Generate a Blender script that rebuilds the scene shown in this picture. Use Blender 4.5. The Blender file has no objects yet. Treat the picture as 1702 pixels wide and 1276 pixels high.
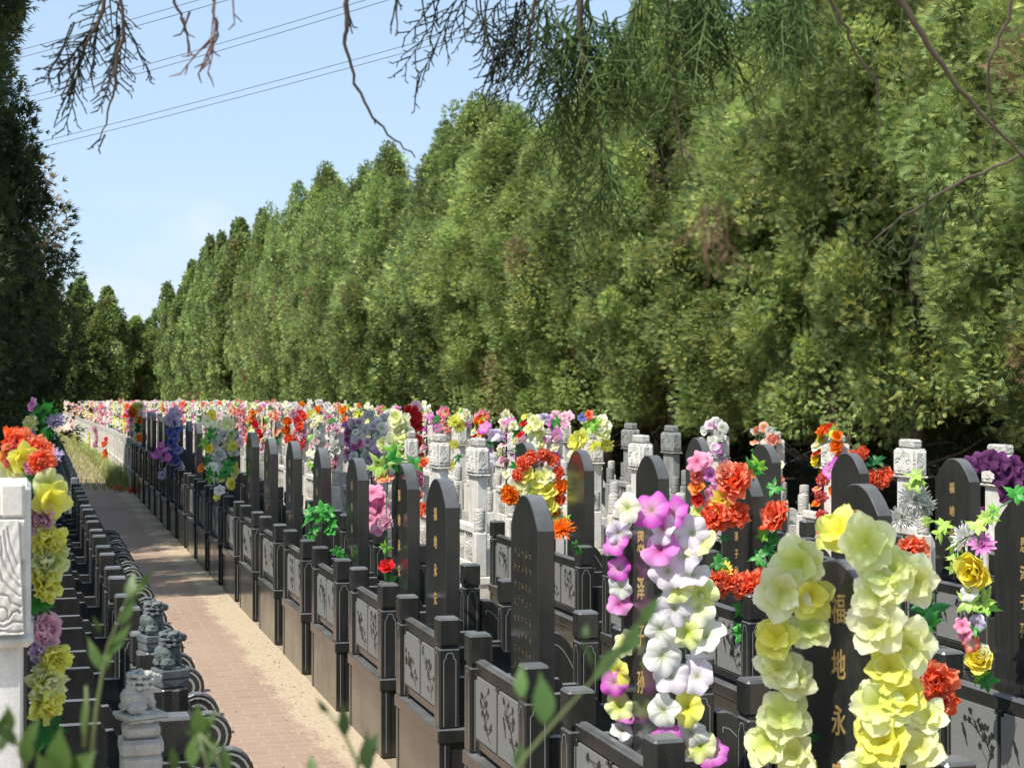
import bpy, bmesh, math, random
import numpy as np
from mathutils import Vector, Matrix, Euler

R = math.radians
C = bpy.context.scene.collection
scene = bpy.context.scene

# ------------------------------------------------------------------ camera
F = 2650.0; TH = R(16.64); CAMH = 2.0
VX, VY = 59.0, 646.0
cam = bpy.data.objects.new('camera', bpy.data.cameras.new('camera'))
C.objects.link(cam)
cam.location = (0, 0, CAMH)
PITCH = math.atan(8 / F)
cam.rotation_euler = (R(90) + PITCH, 0, -TH)
cam.data.sensor_width = 36; cam.data.lens = F / 1702 * 36
cam.data.clip_start = 0.05; cam.data.clip_end = 9000
cam.data.dof.use_dof = True; cam.data.dof.focus_distance = 11.0; cam.data.dof.aperture_fstop = 12
scene.camera = cam

# ------------------------------------------------------------------ light
SUN_AZ = R(28)      # degrees from -X towards -Y
SUN_EL = R(57)
sdir = Vector((-math.cos(SUN_EL) * math.cos(SUN_AZ), -math.cos(SUN_EL) * math.sin(SUN_AZ), math.sin(SUN_EL)))
sun = bpy.data.objects.new('sun', bpy.data.lights.new('sun', 'SUN'))
C.objects.link(sun)
sun.data.energy = 4.6; sun.data.angle = R(0.53); sun.data.color = (1.0, 0.955, 0.87)
sun.rotation_euler = sdir.to_track_quat('Z', 'Y').to_euler()
world = bpy.data.worlds.new('World'); scene.world = world; world.use_nodes = True
wn = world.node_tree; wn.nodes.clear()
wo = wn.nodes.new('ShaderNodeOutputWorld'); wb = wn.nodes.new('ShaderNodeBackground')
sky = wn.nodes.new('ShaderNodeTexSky'); sky.sky_type = 'NISHITA'; sky.sun_disc = False
sky.sun_elevation = SUN_EL
sky.sun_rotation = math.atan2(sdir.x, sdir.y)
sky.altitude = 100; sky.air_density = 1.0; sky.dust_density = 1.3; sky.ozone_density = 1.6
wb.inputs['Strength'].default_value = 0.15
# faint low clouds
geo = wn.nodes.new('ShaderNodeTexCoord'); noi = wn.nodes.new('ShaderNodeTexNoise')
mp = wn.nodes.new('ShaderNodeMapping'); mp.inputs['Scale'].default_value = (3.0, 3.0, 9.0)
mp.inputs['Location'].default_value = (0.4, 0.1, 0.3)
noi.inputs['Scale'].default_value = 2.2; noi.inputs['Detail'].default_value = 6; noi.inputs['Roughness'].default_value = 0.55
cr = wn.nodes.new('ShaderNodeValToRGB'); cr.color_ramp.elements[0].position = 0.50; cr.color_ramp.elements[1].position = 0.80
sep = wn.nodes.new('ShaderNodeSeparateXYZ')
cz = wn.nodes.new('ShaderNodeMapRange'); cz.inputs['From Min'].default_value = 0.14; cz.inputs['From Max'].default_value = 0.04
cm = wn.nodes.new('ShaderNodeMath'); cm.operation = 'MULTIPLY'
mixc = wn.nodes.new('ShaderNodeMixRGB'); mixc.inputs['Color2'].default_value = (6.6, 7.0, 7.4, 1)
wn.links.new(geo.outputs['Generated'], mp.inputs['Vector']); wn.links.new(mp.outputs['Vector'], noi.inputs['Vector'])
wn.links.new(noi.outputs['Fac'], cr.inputs['Fac']); wn.links.new(geo.outputs['Generated'], sep.inputs['Vector'])
wn.links.new(sep.outputs['Z'], cz.inputs['Value']); wn.links.new(cr.outputs['Color'], cm.inputs[0]); wn.links.new(cz.outputs['Result'], cm.inputs[1])
nrm_ = wn.nodes.new('ShaderNodeVectorMath'); nrm_.operation = 'NORMALIZE'; wn.links.new(geo.outputs['Generated'], nrm_.inputs[0])
dt = wn.nodes.new('ShaderNodeVectorMath'); dt.operation = 'DOT_PRODUCT'; wn.links.new(nrm_.outputs[0], dt.inputs[0])
az_ = R(16.64) + math.atan((350 - 851) / F); el_ = math.atan((646 - 425) / F); dt.inputs[1].default_value = (math.sin(az_) * math.cos(el_), math.cos(az_) * math.cos(el_), math.sin(el_))
mr_ = wn.nodes.new('ShaderNodeMapRange'); mr_.inputs['From Min'].default_value = math.cos(R(2.3)); mr_.inputs['From Max'].default_value = math.cos(R(0.3)); mr_.inputs['To Max'].default_value = 0.6
wn.links.new(dt.outputs['Value'], mr_.inputs['Value'])
n2_ = wn.nodes.new('ShaderNodeTexNoise'); n2_.inputs['Scale'].default_value = 22; n2_.inputs['Detail'].default_value = 6; wn.links.new(nrm_.outputs[0], n2_.inputs['Vector'])
m2_ = wn.nodes.new('ShaderNodeMapRange'); m2_.inputs['From Min'].default_value = 0.40; m2_.inputs['From Max'].default_value = 0.62; wn.links.new(n2_.outputs['Fac'], m2_.inputs['Value'])
mm_ = wn.nodes.new('ShaderNodeMath'); mm_.operation = 'MULTIPLY'; wn.links.new(mr_.outputs['Result'], mm_.inputs[0]); wn.links.new(m2_.outputs['Result'], mm_.inputs[1])
mx_ = wn.nodes.new('ShaderNodeMath'); mx_.operation = 'MAXIMUM'; wn.links.new(mm_.outputs[0], mx_.inputs[0]); wn.links.new(cm.outputs[0], mx_.inputs[1])
wn.links.new(mx_.outputs[0], mixc.inputs['Fac']); wn.links.new(sky.outputs['Color'], mixc.inputs['Color1'])
hz = wn.nodes.new('ShaderNodeMixRGB'); hz.inputs['Fac'].default_value = 0.66; hz.inputs['Color2'].default_value = (2.75, 3.65, 4.75, 1)
wn.links.new(sky.outputs['Color'], hz.inputs['Color1']); wn.links.new(hz.outputs['Color'], mixc.inputs['Color1'])
mixc.inputs['Color2'].default_value = (4.3, 4.6, 5.1, 1)
wn.links.new(mixc.outputs['Color'], wb.inputs['Color']); wn.links.new(wb.outputs['Background'], wo.inputs['Surface'])

scene.view_settings.view_transform = 'Standard'; scene.view_settings.look = 'None'
scene.view_settings.gamma = 1; scene.view_settings.exposure = 0.50

def P(px, py, z):
    """world point seen at photo pixel (px,py) at camera depth z"""
    xc = (px - 851) / F * z
    yc = -(py - 638) / F * z
    v = Vector((xc, yc, -z))
    return cam_m @ v
cam_m = Matrix.Translation(cam.location) @ Euler(cam.rotation_euler).to_matrix().to_4x4()

# ------------------------------------------------------------------ materials
def mat(name, col=(0.5, 0.5, 0.5), rough=0.6, build=None, spec=None):
    m = bpy.data.materials.new(name); m.use_nodes = True
    nt = m.node_tree; b = nt.nodes['Principled BSDF']
    b.inputs['Base Color'].default_value = (*col, 1); b.inputs['Roughness'].default_value = rough
    if spec is not None: b.inputs['Specular IOR Level'].default_value = spec
    if build: build(nt, b)
    return m
def nd(nt, t, **k):
    n = nt.nodes.new(t)
    for a, v in k.items():
        if a in n.inputs: n.inputs[a].default_value = v
        else: setattr(n, a, v)
    return n
def ramp(nt, src, stops):
    r = nt.nodes.new('ShaderNodeValToRGB'); e = r.color_ramp.elements
    while len(e) < len(stops): e.new(0.5)
    for i, (p, c) in enumerate(stops):
        e[i].position = p; e[i].color = (*c, 1) if len(c) == 3 else c
    nt.links.new(src, r.inputs['Fac']); return r.outputs['Color']
def noise(nt, scale, detail=5, rough=0.55, coord='Object', mapscale=None, dist=0.0):
    tc = nt.nodes.new('ShaderNodeTexCoord'); n = nt.nodes.new('ShaderNodeTexNoise')
    n.inputs['Scale'].default_value = scale; n.inputs['Detail'].default_value = detail
    n.inputs['Roughness'].default_value = rough; n.inputs['Distortion'].default_value = dist
    src = tc.outputs[coord] if coord != 'World' else None
    if coord == 'World':
        g = nt.nodes.new('ShaderNodeNewGeometry'); src = g.outputs['Position']
    if mapscale:
        mp = nt.nodes.new('ShaderNodeMapping'); mp.inputs['Scale'].default_value = mapscale
        nt.links.new(src, mp.inputs['Vector']); src = mp.outputs['Vector']
    nt.links.new(src, n.inputs['Vector']); return n.outputs['Fac']
def bump(nt, b, h, strength=0.3, dist=0.01):
    bn = nt.nodes.new('ShaderNodeBump'); bn.inputs['Strength'].default_value = strength
    bn.inputs['Distance'].default_value = dist
    nt.links.new(h, bn.inputs['Height']); nt.links.new(bn.outputs['Normal'], b.inputs['Normal'])
def mixrgb(nt, f, a, b_, mode='MIX'):
    m = nt.nodes.new('ShaderNodeMixRGB'); m.blend_type = mode
    for s, v in (('Fac', f), ('Color1', a), ('Color2', b_)):
        if isinstance(v, (int, float)): m.inputs[s].default_value = v
        elif isinstance(v, tuple): m.inputs[s].default_value = (*v, 1)
        else: nt.links.new(v, m.inputs[s])
    return m.outputs['Color']

def b_granite(nt, b):
    f1 = noise(nt, 420, 2, 0.6, 'World')
    c = ramp(nt, f1, [(0.35, (0.011, 0.012, 0.011)), (0.62, (0.027, 0.028, 0.026)), (0.75, (0.05, 0.05, 0.048))])
    f2 = noise(nt, 3.5, 6, 0.65, 'World')
    # dust on surfaces that face up, widened to paint in reflected sky
    g = nt.nodes.new('ShaderNodeNewGeometry'); s = nt.nodes.new('ShaderNodeSeparateXYZ')
    nt.links.new(g.outputs['Normal'], s.inputs['Vector'])
    up = nt.nodes.new('ShaderNodeMapRange'); up.inputs['From Min'].default_value = 0.25; up.inputs['From Max'].default_value = 0.95
    nt.links.new(s.outputs['Z'], up.inputs['Value'])
    d = ramp(nt, f2, [(0.3, (0.25,) * 3), (0.7, (0.75,) * 3)])
    mm = mixrgb(nt, 1.0, up.outputs['Result'], d, 'MULTIPLY')
    f3 = noise(nt, 22, 5, 0.7, 'World', (1, 1, 0.12)); film = mixrgb(nt, 0.5, ramp(nt, f2, [(0.30, (0.0,) * 3), (0.75, (0.10,) * 3)]), ramp(nt, f3, [(0.45, (0.0,) * 3), (0.78, (0.20,) * 3)]))
    c2 = mixrgb(nt, film, c, (0.17, 0.155, 0.13))
    c3 = mixrgb(nt, mm, c2, (0.20, 0.20, 0.20))
    nt.links.new(c3, b.inputs['Base Color'])
    r = ramp(nt, f2, [(0.3, (0.10,) * 3), (0.75, (0.30,) * 3)])
    rr = mixrgb(nt, mm, r, (0.6, 0.6, 0.6))
    nt.links.new(rr, b.inputs['Roughness'])
M_black = mat('black_granite', rough=0.2, build=b_granite, spec=0.6)
M_line = mat('etched_line', (0.30, 0.31, 0.29), 0.8)
M_gold = mat('gilt', (0.42, 0.28, 0.10), 0.5)
M_gold2 = mat('worn_gilt', (0.19, 0.13, 0.06), 0.6)
def b_plate(nt, b):
    f = noise(nt, 260, 2, 0.7, 'World'); f2 = noise(nt, 7, 4, 0.6, 'World')
    c = ramp(nt, f, [(0.35, (0.12, 0.125, 0.12)), (0.65, (0.22, 0.225, 0.215))])
    nt.links.new(mixrgb(nt, ramp(nt, f2, [(0.4, (0,) * 3), (0.8, (0.45,) * 3)]), c, (0.20, 0.17, 0.13)), b.inputs['Base Color'])
M_plate = mat('frosted_plate', rough=0.75, build=b_plate)
M_ink = mat('polished_etching', (0.025, 0.027, 0.025), 0.35)

def stone(name, lo, hi, stain, carve=0.0, cs=38):
    def f(nt, b):
        a = noise(nt, 9, 8, 0.65, 'World'); sp = noise(nt, 160, 3, 0.7, 'World')
        st = noise(nt, 5, 6, 0.7, 'World', (1, 1, 0.28))
        c = ramp(nt, a, [(0.3, lo), (0.68, hi)])
        c = mixrgb(nt, ramp(nt, sp, [(0.38, (0.22,) * 3), (0.6, (0.0,) * 3)]), c, stain)
        c = mixrgb(nt, ramp(nt, st, [(0.50, (0.0,) * 3), (0.78, (0.75,) * 3)]), c, stain)
        if carve:
            w = nt.nodes.new('ShaderNodeTexWave'); w.wave_type = 'RINGS'
            w.inputs['Scale'].default_value = cs * 0.35; w.inputs['Distortion'].default_value = 9
            w.inputs['Detail'].default_value = 2; w.inputs['Detail Scale'].default_value = 1.4
            tc = nt.nodes.new('ShaderNodeTexCoord')
            oi = nt.nodes.new('ShaderNodeObjectInfo')
            ad = nt.nodes.new('ShaderNodeVectorMath'); ad.operation = 'ADD'
            nt.links.new(tc.outputs['Object'], ad.inputs[0]); nt.links.new(oi.outputs['Random'], ad.inputs[1])
            nt.links.new(ad.outputs[0], w.inputs['Vector'])
            g = ramp(nt, w.outputs['Fac'], [(0.15, (0.0,) * 3), (0.45, (1.0,) * 3)])
            bump(nt, b, g, 1.0, carve)
            # darker tone in the grooves
            inv = ramp(nt, w.outputs['Fac'], [(0.05, (0.45,) * 3), (0.3, (0.0,) * 3)])
            c = mixrgb(nt, inv, c, (stain[0] * 0.6, stain[1] * 0.6, stain[2] * 0.6))
        else:
            bump(nt, b, sp, 0.25, 0.003)
        nt.links.new(c, b.inputs['Base Color'])
    return mat(name, rough=0.8, build=f)
M_white = stone('white_stone', (0.54, 0.515, 0.46), (0.76, 0.735, 0.68), (0.27, 0.24, 0.20))
M_carve = stone('carved_white_stone', (0.48, 0.465, 0.43), (0.66, 0.64, 0.59), (0.24, 0.21, 0.17), 0.012)
M_grey = stone('grey_stone', (0.20, 0.205, 0.20), (0.33, 0.335, 0.32), (0.10, 0.10, 0.09))
M_gcarve = stone('carved_grey_stone', (0.20, 0.205, 0.20), (0.33, 0.335, 0.32), (0.10, 0.10, 0.09), 0.012)
M_dlion = stone('dark_carved_stone', (0.035, 0.045, 0.045), (0.11, 0.13, 0.13), (0.20, 0.23, 0.22))
M_flion = stone('pale_carved_stone', (0.30, 0.285, 0.25), (0.50, 0.48, 0.44), (0.12, 0.11, 0.09))
M_ink2 = mat('painted_character', (0.03, 0.03, 0.03), 0.6)

def vcol_mat(name, rough, trans, tcol=1.0, bscale=None, spec=0.3, sat=1.0):
    m = bpy.data.materials.new(name); m.use_nodes = True; nt = m.node_tree
    b = nt.nodes['Principled BSDF']; out = nt.nodes['Material Output']
    at = nt.nodes.new('ShaderNodeAttribute'); at.attribute_name = 'Col'
    b.inputs['Roughness'].default_value = rough; b.inputs['Specular IOR Level'].default_value = spec
    nt.links.new(at.outputs['Color'], b.inputs['Base Color'])
    tr = nt.nodes.new('ShaderNodeBsdfTranslucent'); mx = nt.nodes.new('ShaderNodeMixShader')
    mx.inputs[0].default_value = trans
    hs = nt.nodes.new('ShaderNodeHueSaturation'); hs.inputs['Saturation'].default_value = 1.15
    hs.inputs['Value'].default_value = tcol
    nt.links.new(at.outputs['Color'], hs.inputs['Color']); nt.links.new(hs.outputs['Color'], tr.inputs['Color'])
    nt.links.new(b.outputs[0], mx.inputs[1]); nt.links.new(tr.outputs[0], mx.inputs[2]); nt.links.new(mx.outputs[0], out.inputs['Surface'])
    if bscale:
        h = noise(nt, bscale, 3, 0.6, 'Object', (1, 1, 1)); bump(nt, b, h, 0.4, 0.002)
    return m
M_petal = vcol_mat('silk_petal', 0.7, 0.44, 1.0, 70, 0.15)
M_leaf = vcol_mat('silk_leaf', 0.4, 0.25, 1.1, 90)
M_foliage = vcol_mat('cypress_foliage', 0.6, 0.40, 1.3, None, 0.25)
def b_bark(nt, b):
    f = noise(nt, 14, 8, 0.7, 'Object', (1, 1, 0.15))
    nt.links.new(ramp(nt, f, [(0.3, (0.035, 0.026, 0.02)), (0.7, (0.15, 0.11, 0.085))]), b.inputs['Base Color'])
    bump(nt, b, f, 0.9, 0.02)
M_bark = mat('cypress_bark', rough=0.9, build=b_bark)
M_twig = mat('twig_bark', (0.085, 0.06, 0.045), 0.8)
M_wire = mat('wire', (0.10, 0.11, 0.13), 0.5)

def b_ground(nt, b):
    a = noise(nt, 1.2, 8, 0.7, 'World'); f = noise(nt, 45, 5, 0.7, 'World')
    c = ramp(nt, a, [(0.3, (0.16, 0.125, 0.085)), (0.7, (0.30, 0.245, 0.165))])
    c = mixrgb(nt, ramp(nt, f, [(0.4, (0.0,) * 3), (0.75, (0.6,) * 3)]), c, (0.40, 0.34, 0.24))
    nt.links.new(c, b.inputs['Base Color']); bump(nt, b, f, 0.5, 0.01)
M_ground = mat('dry_soil', rough=0.95, build=b_ground)
def b_path(nt, b):
    g = nt.nodes.new('ShaderNodeNewGeometry')
    br = nt.nodes.new('ShaderNodeTexBrick'); mp = nt.nodes.new('ShaderNodeMapping')
    nt.links.new(g.outputs['Position'], mp.inputs['Vector']); mp.inputs['Location'].default_value = (0.03, 0.0, 0)
    nt.links.new(mp.outputs['Vector'], br.inputs['Vector'])
    br.inputs['Scale'].default_value = 1.0; br.inputs['Brick Width'].default_value = 0.23; br.inputs['Row Height'].default_value = 0.115
    br.inputs['Mortar Size'].default_value = 0.006; br.inputs['Mortar Smooth'].default_value = 0.3
    br.inputs['Color1'].default_value = (0.23, 0.135, 0.10, 1); br.inputs['Color2'].default_value = (0.29, 0.18, 0.135, 1)
    br.inputs['Mortar'].default_value = (0.40, 0.30, 0.215, 1)
    a = noise(nt, 2.2, 8, 0.7, 'World', (1, 0.8, 1)); f = noise(nt, 30, 6, 0.75, 'World')
    c = mixrgb(nt, ramp(nt, f, [(0.36, (0.15,) * 3), (0.68, (0.9,) * 3)]), br.outputs['Color'], (0.32, 0.235, 0.165))
    big = noise(nt, 0.9, 4, 0.6, 'World', (1, 0.5, 1)); c = mixrgb(nt, ramp(nt, big, [(0.35, (0.0,) * 3), (0.7, (0.55,) * 3)]), c, (0.38, 0.275, 0.20))
    sx = nt.nodes.new('ShaderNodeSeparateXYZ'); nt.links.new(g.outputs['Position'], sx.inputs['Vector'])
    mr = nt.nodes.new('ShaderNodeMapRange'); mr.inputs['From Min'].default_value = 1.40; mr.inputs['From Max'].default_value = 1.74
    nt.links.new(sx.outputs['X'], mr.inputs['Value'])
    ad = nt.nodes.new('ShaderNodeMath'); ad.operation = 'ADD'; nt.links.new(mr.outputs['Result'], ad.inputs[0])
    am = nt.nodes.new('ShaderNodeMath'); am.operation = 'MULTIPLY_ADD'; nt.links.new(a, am.inputs[0]); am.inputs[1].default_value = 1.5; am.inputs[2].default_value = -0.72
    nt.links.new(am.outputs[0], ad.inputs[1])
    fm = nt.nodes.new('ShaderNodeMath'); fm.operation = 'MULTIPLY_ADD'; nt.links.new(f, fm.inputs[0]); fm.inputs[1].default_value = 0.9; fm.inputs[2].default_value = -0.45
    ad2 = nt.nodes.new('ShaderNodeMath'); ad2.operation = 'ADD'; nt.links.new(ad.outputs[0], ad2.inputs[0]); nt.links.new(fm.outputs[0], ad2.inputs[1])
    sand = ramp(nt, ad2.outputs[0], [(0.30, (0.0,) * 3), (0.55, (1.0,) * 3)])
    sc = ramp(nt, f, [(0.3, (0.33, 0.255, 0.165)), (0.7, (0.52, 0.42, 0.29))])
    c = mixrgb(nt, sand, c, sc)
    spk = noise(nt, 11, 3, 0.5, 'World')
    c = mixrgb(nt, ramp(nt, spk, [(0.74, (0.0,) * 3), (0.78, (0.6,) * 3)]), c, (0.15, 0.11, 0.07))
    nt.links.new(c, b.inputs['Base Color']); bump(nt, b, f, 0.6, 0.006)
M_path = mat('dusty_brick_paving', rough=0.9, build=b_path)

# ------------------------------------------------------------------ mesh helpers
class MB:
    def __init__(s): s.v = []; s.f = []; s.m = []; s.sm = []
    def add(s, vs, fs, m=0, smooth=False):
        o = len(s.v); s.v += [tuple(v) for v in vs]
        for f in fs: s.f.append(tuple(i + o for i in f)); s.m.append(m); s.sm.append(smooth)
    def box(s, x0, x1, y0, y1, z0, z1, b=0.004, m=0, taper=0.0):
        b = min(b, (x1 - x0) / 2.2, (y1 - y0) / 2.2, (z1 - z0) / 2.2)
        vs = []; idx = {}
        for ix, (X, sx) in enumerate(((x0, 1), (x1, -1))):
            for iy, (Y, sy) in enumerate(((y0, 1), (y1, -1))):
                for iz, (Z, sz) in enumerate(((z0, 1), (z1, -1))):
                    t = taper if iz else 0
                    for k, (dx, dy, dz) in enumerate(((0, b, b), (b, 0, b), (b, b, 0))):
                        idx[(ix, iy, iz, k)] = len(vs)
                        vs.append((X + sx * (dx + t), Y + sy * (dy + t), Z + sz * dz))
        fs = []
        I = lambda *a: idx[a]
        fs.append([I(0,0,0,0), I(0,0,1,0), I(0,1,1,0), I(0,1,0,0)]); fs.append([I(1,0,0,0), I(1,1,0,0), I(1,1,1,0), I(1,0,1,0)])
        fs.append([I(0,0,0,1), I(1,0,0,1), I(1,0,1,1), I(0,0,1,1)]); fs.append([I(0,1,0,1), I(0,1,1,1), I(1,1,1,1), I(1,1,0,1)])
        fs.append([I(0,0,0,2), I(0,1,0,2), I(1,1,0,2), I(1,0,0,2)]); fs.append([I(0,0,1,2), I(1,0,1,2), I(1,1,1,2), I(0,1,1,2)])
        for iz in (0, 1):
            for iy in (0, 1): fs.append([I(0,iy,iz,1), I(1,iy,iz,1), I(1,iy,iz,2), I(0,iy,iz,2)])
            for ix in (0, 1): fs.append([I(ix,0,iz,0), I(ix,1,iz,0), I(ix,1,iz,2), I(ix,0,iz,2)])
        for ix in (0, 1):
            for iy in (0, 1): fs.append([I(ix,iy,0,0), I(ix,iy,1,0), I(ix,iy,1,1), I(ix,iy,0,1)])
        for ix in (0, 1):
            for iy in (0, 1):
                for iz in (0, 1): fs.append([I(ix,iy,iz,0), I(ix,iy,iz,1), I(ix,iy,iz,2)])
        s.add(vs, fs, m)
    def prism(s, prof, a0, a1, axis='x', m=0, b=0.0):
        """closed profile (two coords) extruded along axis; small chamfer b"""
        n = len(prof); P2 = np.array(prof, float); c = P2.mean(0)
        def mk(a, sc):
            q = P2 if sc == 0 else inset(P2, sc)
            if axis == 'x': return [(a, p[0], p[1]) for p in q]
            if axis == 'y': return [(p[0], a, p[1]) for p in q]
            return [(p[0], p[1], a) for p in q]
        rings = [mk(a0, b), mk(a0 + b, 0), mk(a1 - b, 0), mk(a1, b)] if b > 0 else [mk(a0, 0), mk(a1, 0)]
        vs = sum(rings, []); fs = []
        for r in range(len(rings) - 1):
            for i in range(n):
                j = (i + 1) % n; fs.append((r * n + i, r * n + j, (r + 1) * n + j, (r + 1) * n + i))
        fs.append(tuple(range(n))[::-1]); L = (len(rings) - 1) * n; fs.append(tuple(range(L, L + n)))
        s.add(vs, fs, m)
    def lathe(s, prof, cx, cy, n=16, m=0):
        vs = []; fs = []
        for r, z in prof:
            for i in range(n):
                a = 2 * math.pi * i / n; vs.append((cx + r * math.cos(a), cy + r * math.sin(a), z))
        for k in range(len(prof) - 1):
            for i in range(n):
                j = (i + 1) % n; fs.append((k * n + i, k * n + j, (k + 1) * n + j, (k + 1) * n + i))
        fs.append(tuple(range(n))[::-1]); fs.append(tuple(range((len(prof) - 1) * n, len(prof) * n)))
        s.add(vs, fs, m, True)
    def tube(s, pts, rad, n=6, m=0):
        pts = [Vector(p) for p in pts]; k = len(pts)
        if not hasattr(rad, '__len__'): rad = [rad] * k
        vs = []; fs = []; up = Vector((0.13, 0.21, 0.97))
        for i, p in enumerate(pts):
            d = (pts[min(i + 1, k - 1)] - pts[max(i - 1, 0)]).normalized()
            a = d.cross(up)
            if a.length < 1e-3: a = d.cross(Vector((1, 0, 0)))
            a.normalize(); b_ = d.cross(a)
            for q in range(n):
                t = 2 * math.pi * q / n; vs.append(p + a * math.cos(t) * rad[i] + b_ * math.sin(t) * rad[i])
        for i in range(k - 1):
            for q in range(n):
                r_ = (q + 1) % n; fs.append((i * n + q, i * n + r_, (i + 1) * n + r_, (i + 1) * n + q))
        fs.append(tuple(range(n))[::-1]); fs.append(tuple(range((k - 1) * n, k * n)))
        s.add(vs, fs, m, True)
    def mesh(s, name, mats):
        me = bpy.data.meshes.new(name); me.from_pydata(s.v, [], s.f)
        for m in mats: me.materials.append(m)
        me.polygons.foreach_set('material_index', s.m); me.polygons.foreach_set('use_smooth', s.sm)
        bm = bmesh.new(); bm.from_mesh(me); bmesh.ops.recalc_face_normals(bm, faces=bm.faces); bm.to_mesh(me); bm.free()
        return me
    def build(s, name, mats, parent=None):
        return link(name, s.mesh(name, mats if isinstance(mats, (list, tuple)) else [mats]), parent)
def inset(P2, d):
    n = len(P2); out = []
    area = sum(P2[i][0] * P2[(i + 1) % n][1] - P2[(i + 1) % n][0] * P2[i][1] for i in range(n))
    sg = 1 if area > 0 else -1
    for i in range(n):
        p0, p1, p2 = P2[i - 1], P2[i], P2[(i + 1) % n]
        e1 = (p1 - p0) / (np.linalg.norm(p1 - p0) + 1e-9); e2 = (p2 - p1) / (np.linalg.norm(p2 - p1) + 1e-9)
        nn = np.array([-(e1[1] + e2[1]), e1[0] + e2[0]]); nn = nn / (np.linalg.norm(nn) + 1e-9)
        out.append(p1 + nn * d * sg)
    return np.array(out)
def link(name, me, parent=None):
    o = bpy.data.objects.new(name, me); C.objects.link(o)
    if parent is not None: o.parent = parent
    return o
def empty(name, label, cat, loc=(0, 0, 0), group=None, rz=0):
    o = bpy.data.objects.new(name, None); C.objects.link(o); o.location = loc; o.rotation_euler.z = rz
    o.empty_display_size = 0.1
    return tag(o, label, cat, group)
def tag(o, label, cat, group=None):
    o['label'] = label; o['category'] = cat
    if group: o['group'] = group
    return o
def struct(o, kind='structure'): o['kind'] = kind; return o
def copy_tree(o, parent=None):
    c = o.copy(); C.objects.link(c)
    if parent is not None: c.parent = parent
    for ch in list(kids.get(o.name, [])): 
        d = copy_tree(ch, c)
    kids[c.name] = [x for x in c_children(c)]
    return c
kids = {}
def c_children(c): return _ch.get(c.name, [])
_ch = {}
def copy_thing(root, loc, label, group=None, rz=None):
    """copy a thing, its parts and their sub-parts"""
    r = root.copy(); C.objects.link(r); r.location = loc; r['label'] = label
    if rz is not None: r.rotation_euler.z = rz
    if group: r['group'] = group
    for ch, subs in protos[root.name]:
        c = ch.copy(); C.objects.link(c); c.parent = r
        for g in subs:
            d = g.copy(); C.objects.link(d); d.parent = c
    return r
protos = {}
def register(root):
    """remember children (two levels) of a prototype"""
    all_o = list(C.objects); ch = [o for o in all_o if o.parent == root]
    protos[root.name] = [(c, [g for g in all_o if g.parent == c]) for c in ch]

def np_mesh(name, verts, faces_tri=None, quads=None, cols=None, mats=(), smooth=False):
    me = bpy.data.meshes.new(name); verts = np.asarray(verts, np.float32)
    me.vertices.add(len(verts)); me.vertices.foreach_set('co', verts.ravel())
    F_ = []; k = 0
    if faces_tri is not None: F_, k = np.asarray(faces_tri, np.int32), 3
    else: F_, k = np.asarray(quads, np.int32), 4
    nf = len(F_); me.loops.add(nf * k); me.loops.foreach_set('vertex_index', F_.ravel())
    me.polygons.add(nf); me.polygons.foreach_set('loop_start', np.arange(nf, dtype=np.int32) * k)
    me.polygons.foreach_set('loop_total', np.full(nf, k, np.int32))
    if smooth: me.polygons.foreach_set('use_smooth', np.ones(nf, bool))
    for m in mats: me.materials.append(m)
    if cols is not None:
        ca = me.color_attributes.new('Col', 'FLOAT_COLOR', 'POINT')
        c4 = np.ones((len(verts), 4), np.float32); c4[:, :3] = cols; ca.data.foreach_set('color', c4.ravel())
    me.update(calc_edges=True); me.validate()
    return me
def drop(y): return -max(0.0, y - 40) * 0.0075   # the far end of the yard lies a little lower

# ------------------------------------------------------------------ setting
def b_shaded_litter(nt, b):
    f = noise(nt, 30, 6, 0.7, 'World'); nt.links.new(ramp(nt, f, [(0.3, (0.035, 0.028, 0.018)), (0.7, (0.11, 0.085, 0.05))]), b.inputs['Base Color']); bump(nt, b, f, 0.6, 0.01)
def sheet(name, xs, ys, zf, m):
    vs = [(x, y, zf(x, y)) for y in ys for x in xs]; nx = len(xs)
    fs = [(j * nx + i, j * nx + i + 1, (j + 1) * nx + i + 1, (j + 1) * nx + i) for j in range(len(ys) - 1) for i in range(nx - 1)]
    b = MB(); b.add(vs, fs); o = b.build(name, m); return struct(o)
ys_ = [-60, -10, 0, 20, 40, 60, 80, 100, 130, 200, 500, 4000]
sheet('ground', [-3000, -300, -40, -5, 5, 15, 40, 300, 3000], ys_, lambda x, y: min(drop(min(y, 200)), 0) - 0.004, M_ground)
sheet('path', [0.2, 0.9, 1.35, 1.80], [-6, 0, 10, 20, 30, 40, 60, 80, 100, 118], lambda x, y: drop(y) + 0.002, M_path)
for k, x0 in enumerate((2.5, 4.2, 5.95, 7.65)):
    sheet('aisle_paving', [x0, x0 + 1.0], [-4, 10, 20, 30, 40, 60, 80, 100, 118], lambda x, y: drop(y) + 0.001, M_path)
sheet('tree_belt_floor', [8.75, 10, 14, 30, 60], [-4, 10, 20, 30, 40, 60, 80, 100, 140], lambda x, y: drop(y) + 0.001, mat('shaded_litter', rough=0.95, build=b_shaded_litter))  # litter floor darkened to paint in the shade under the trees
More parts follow.
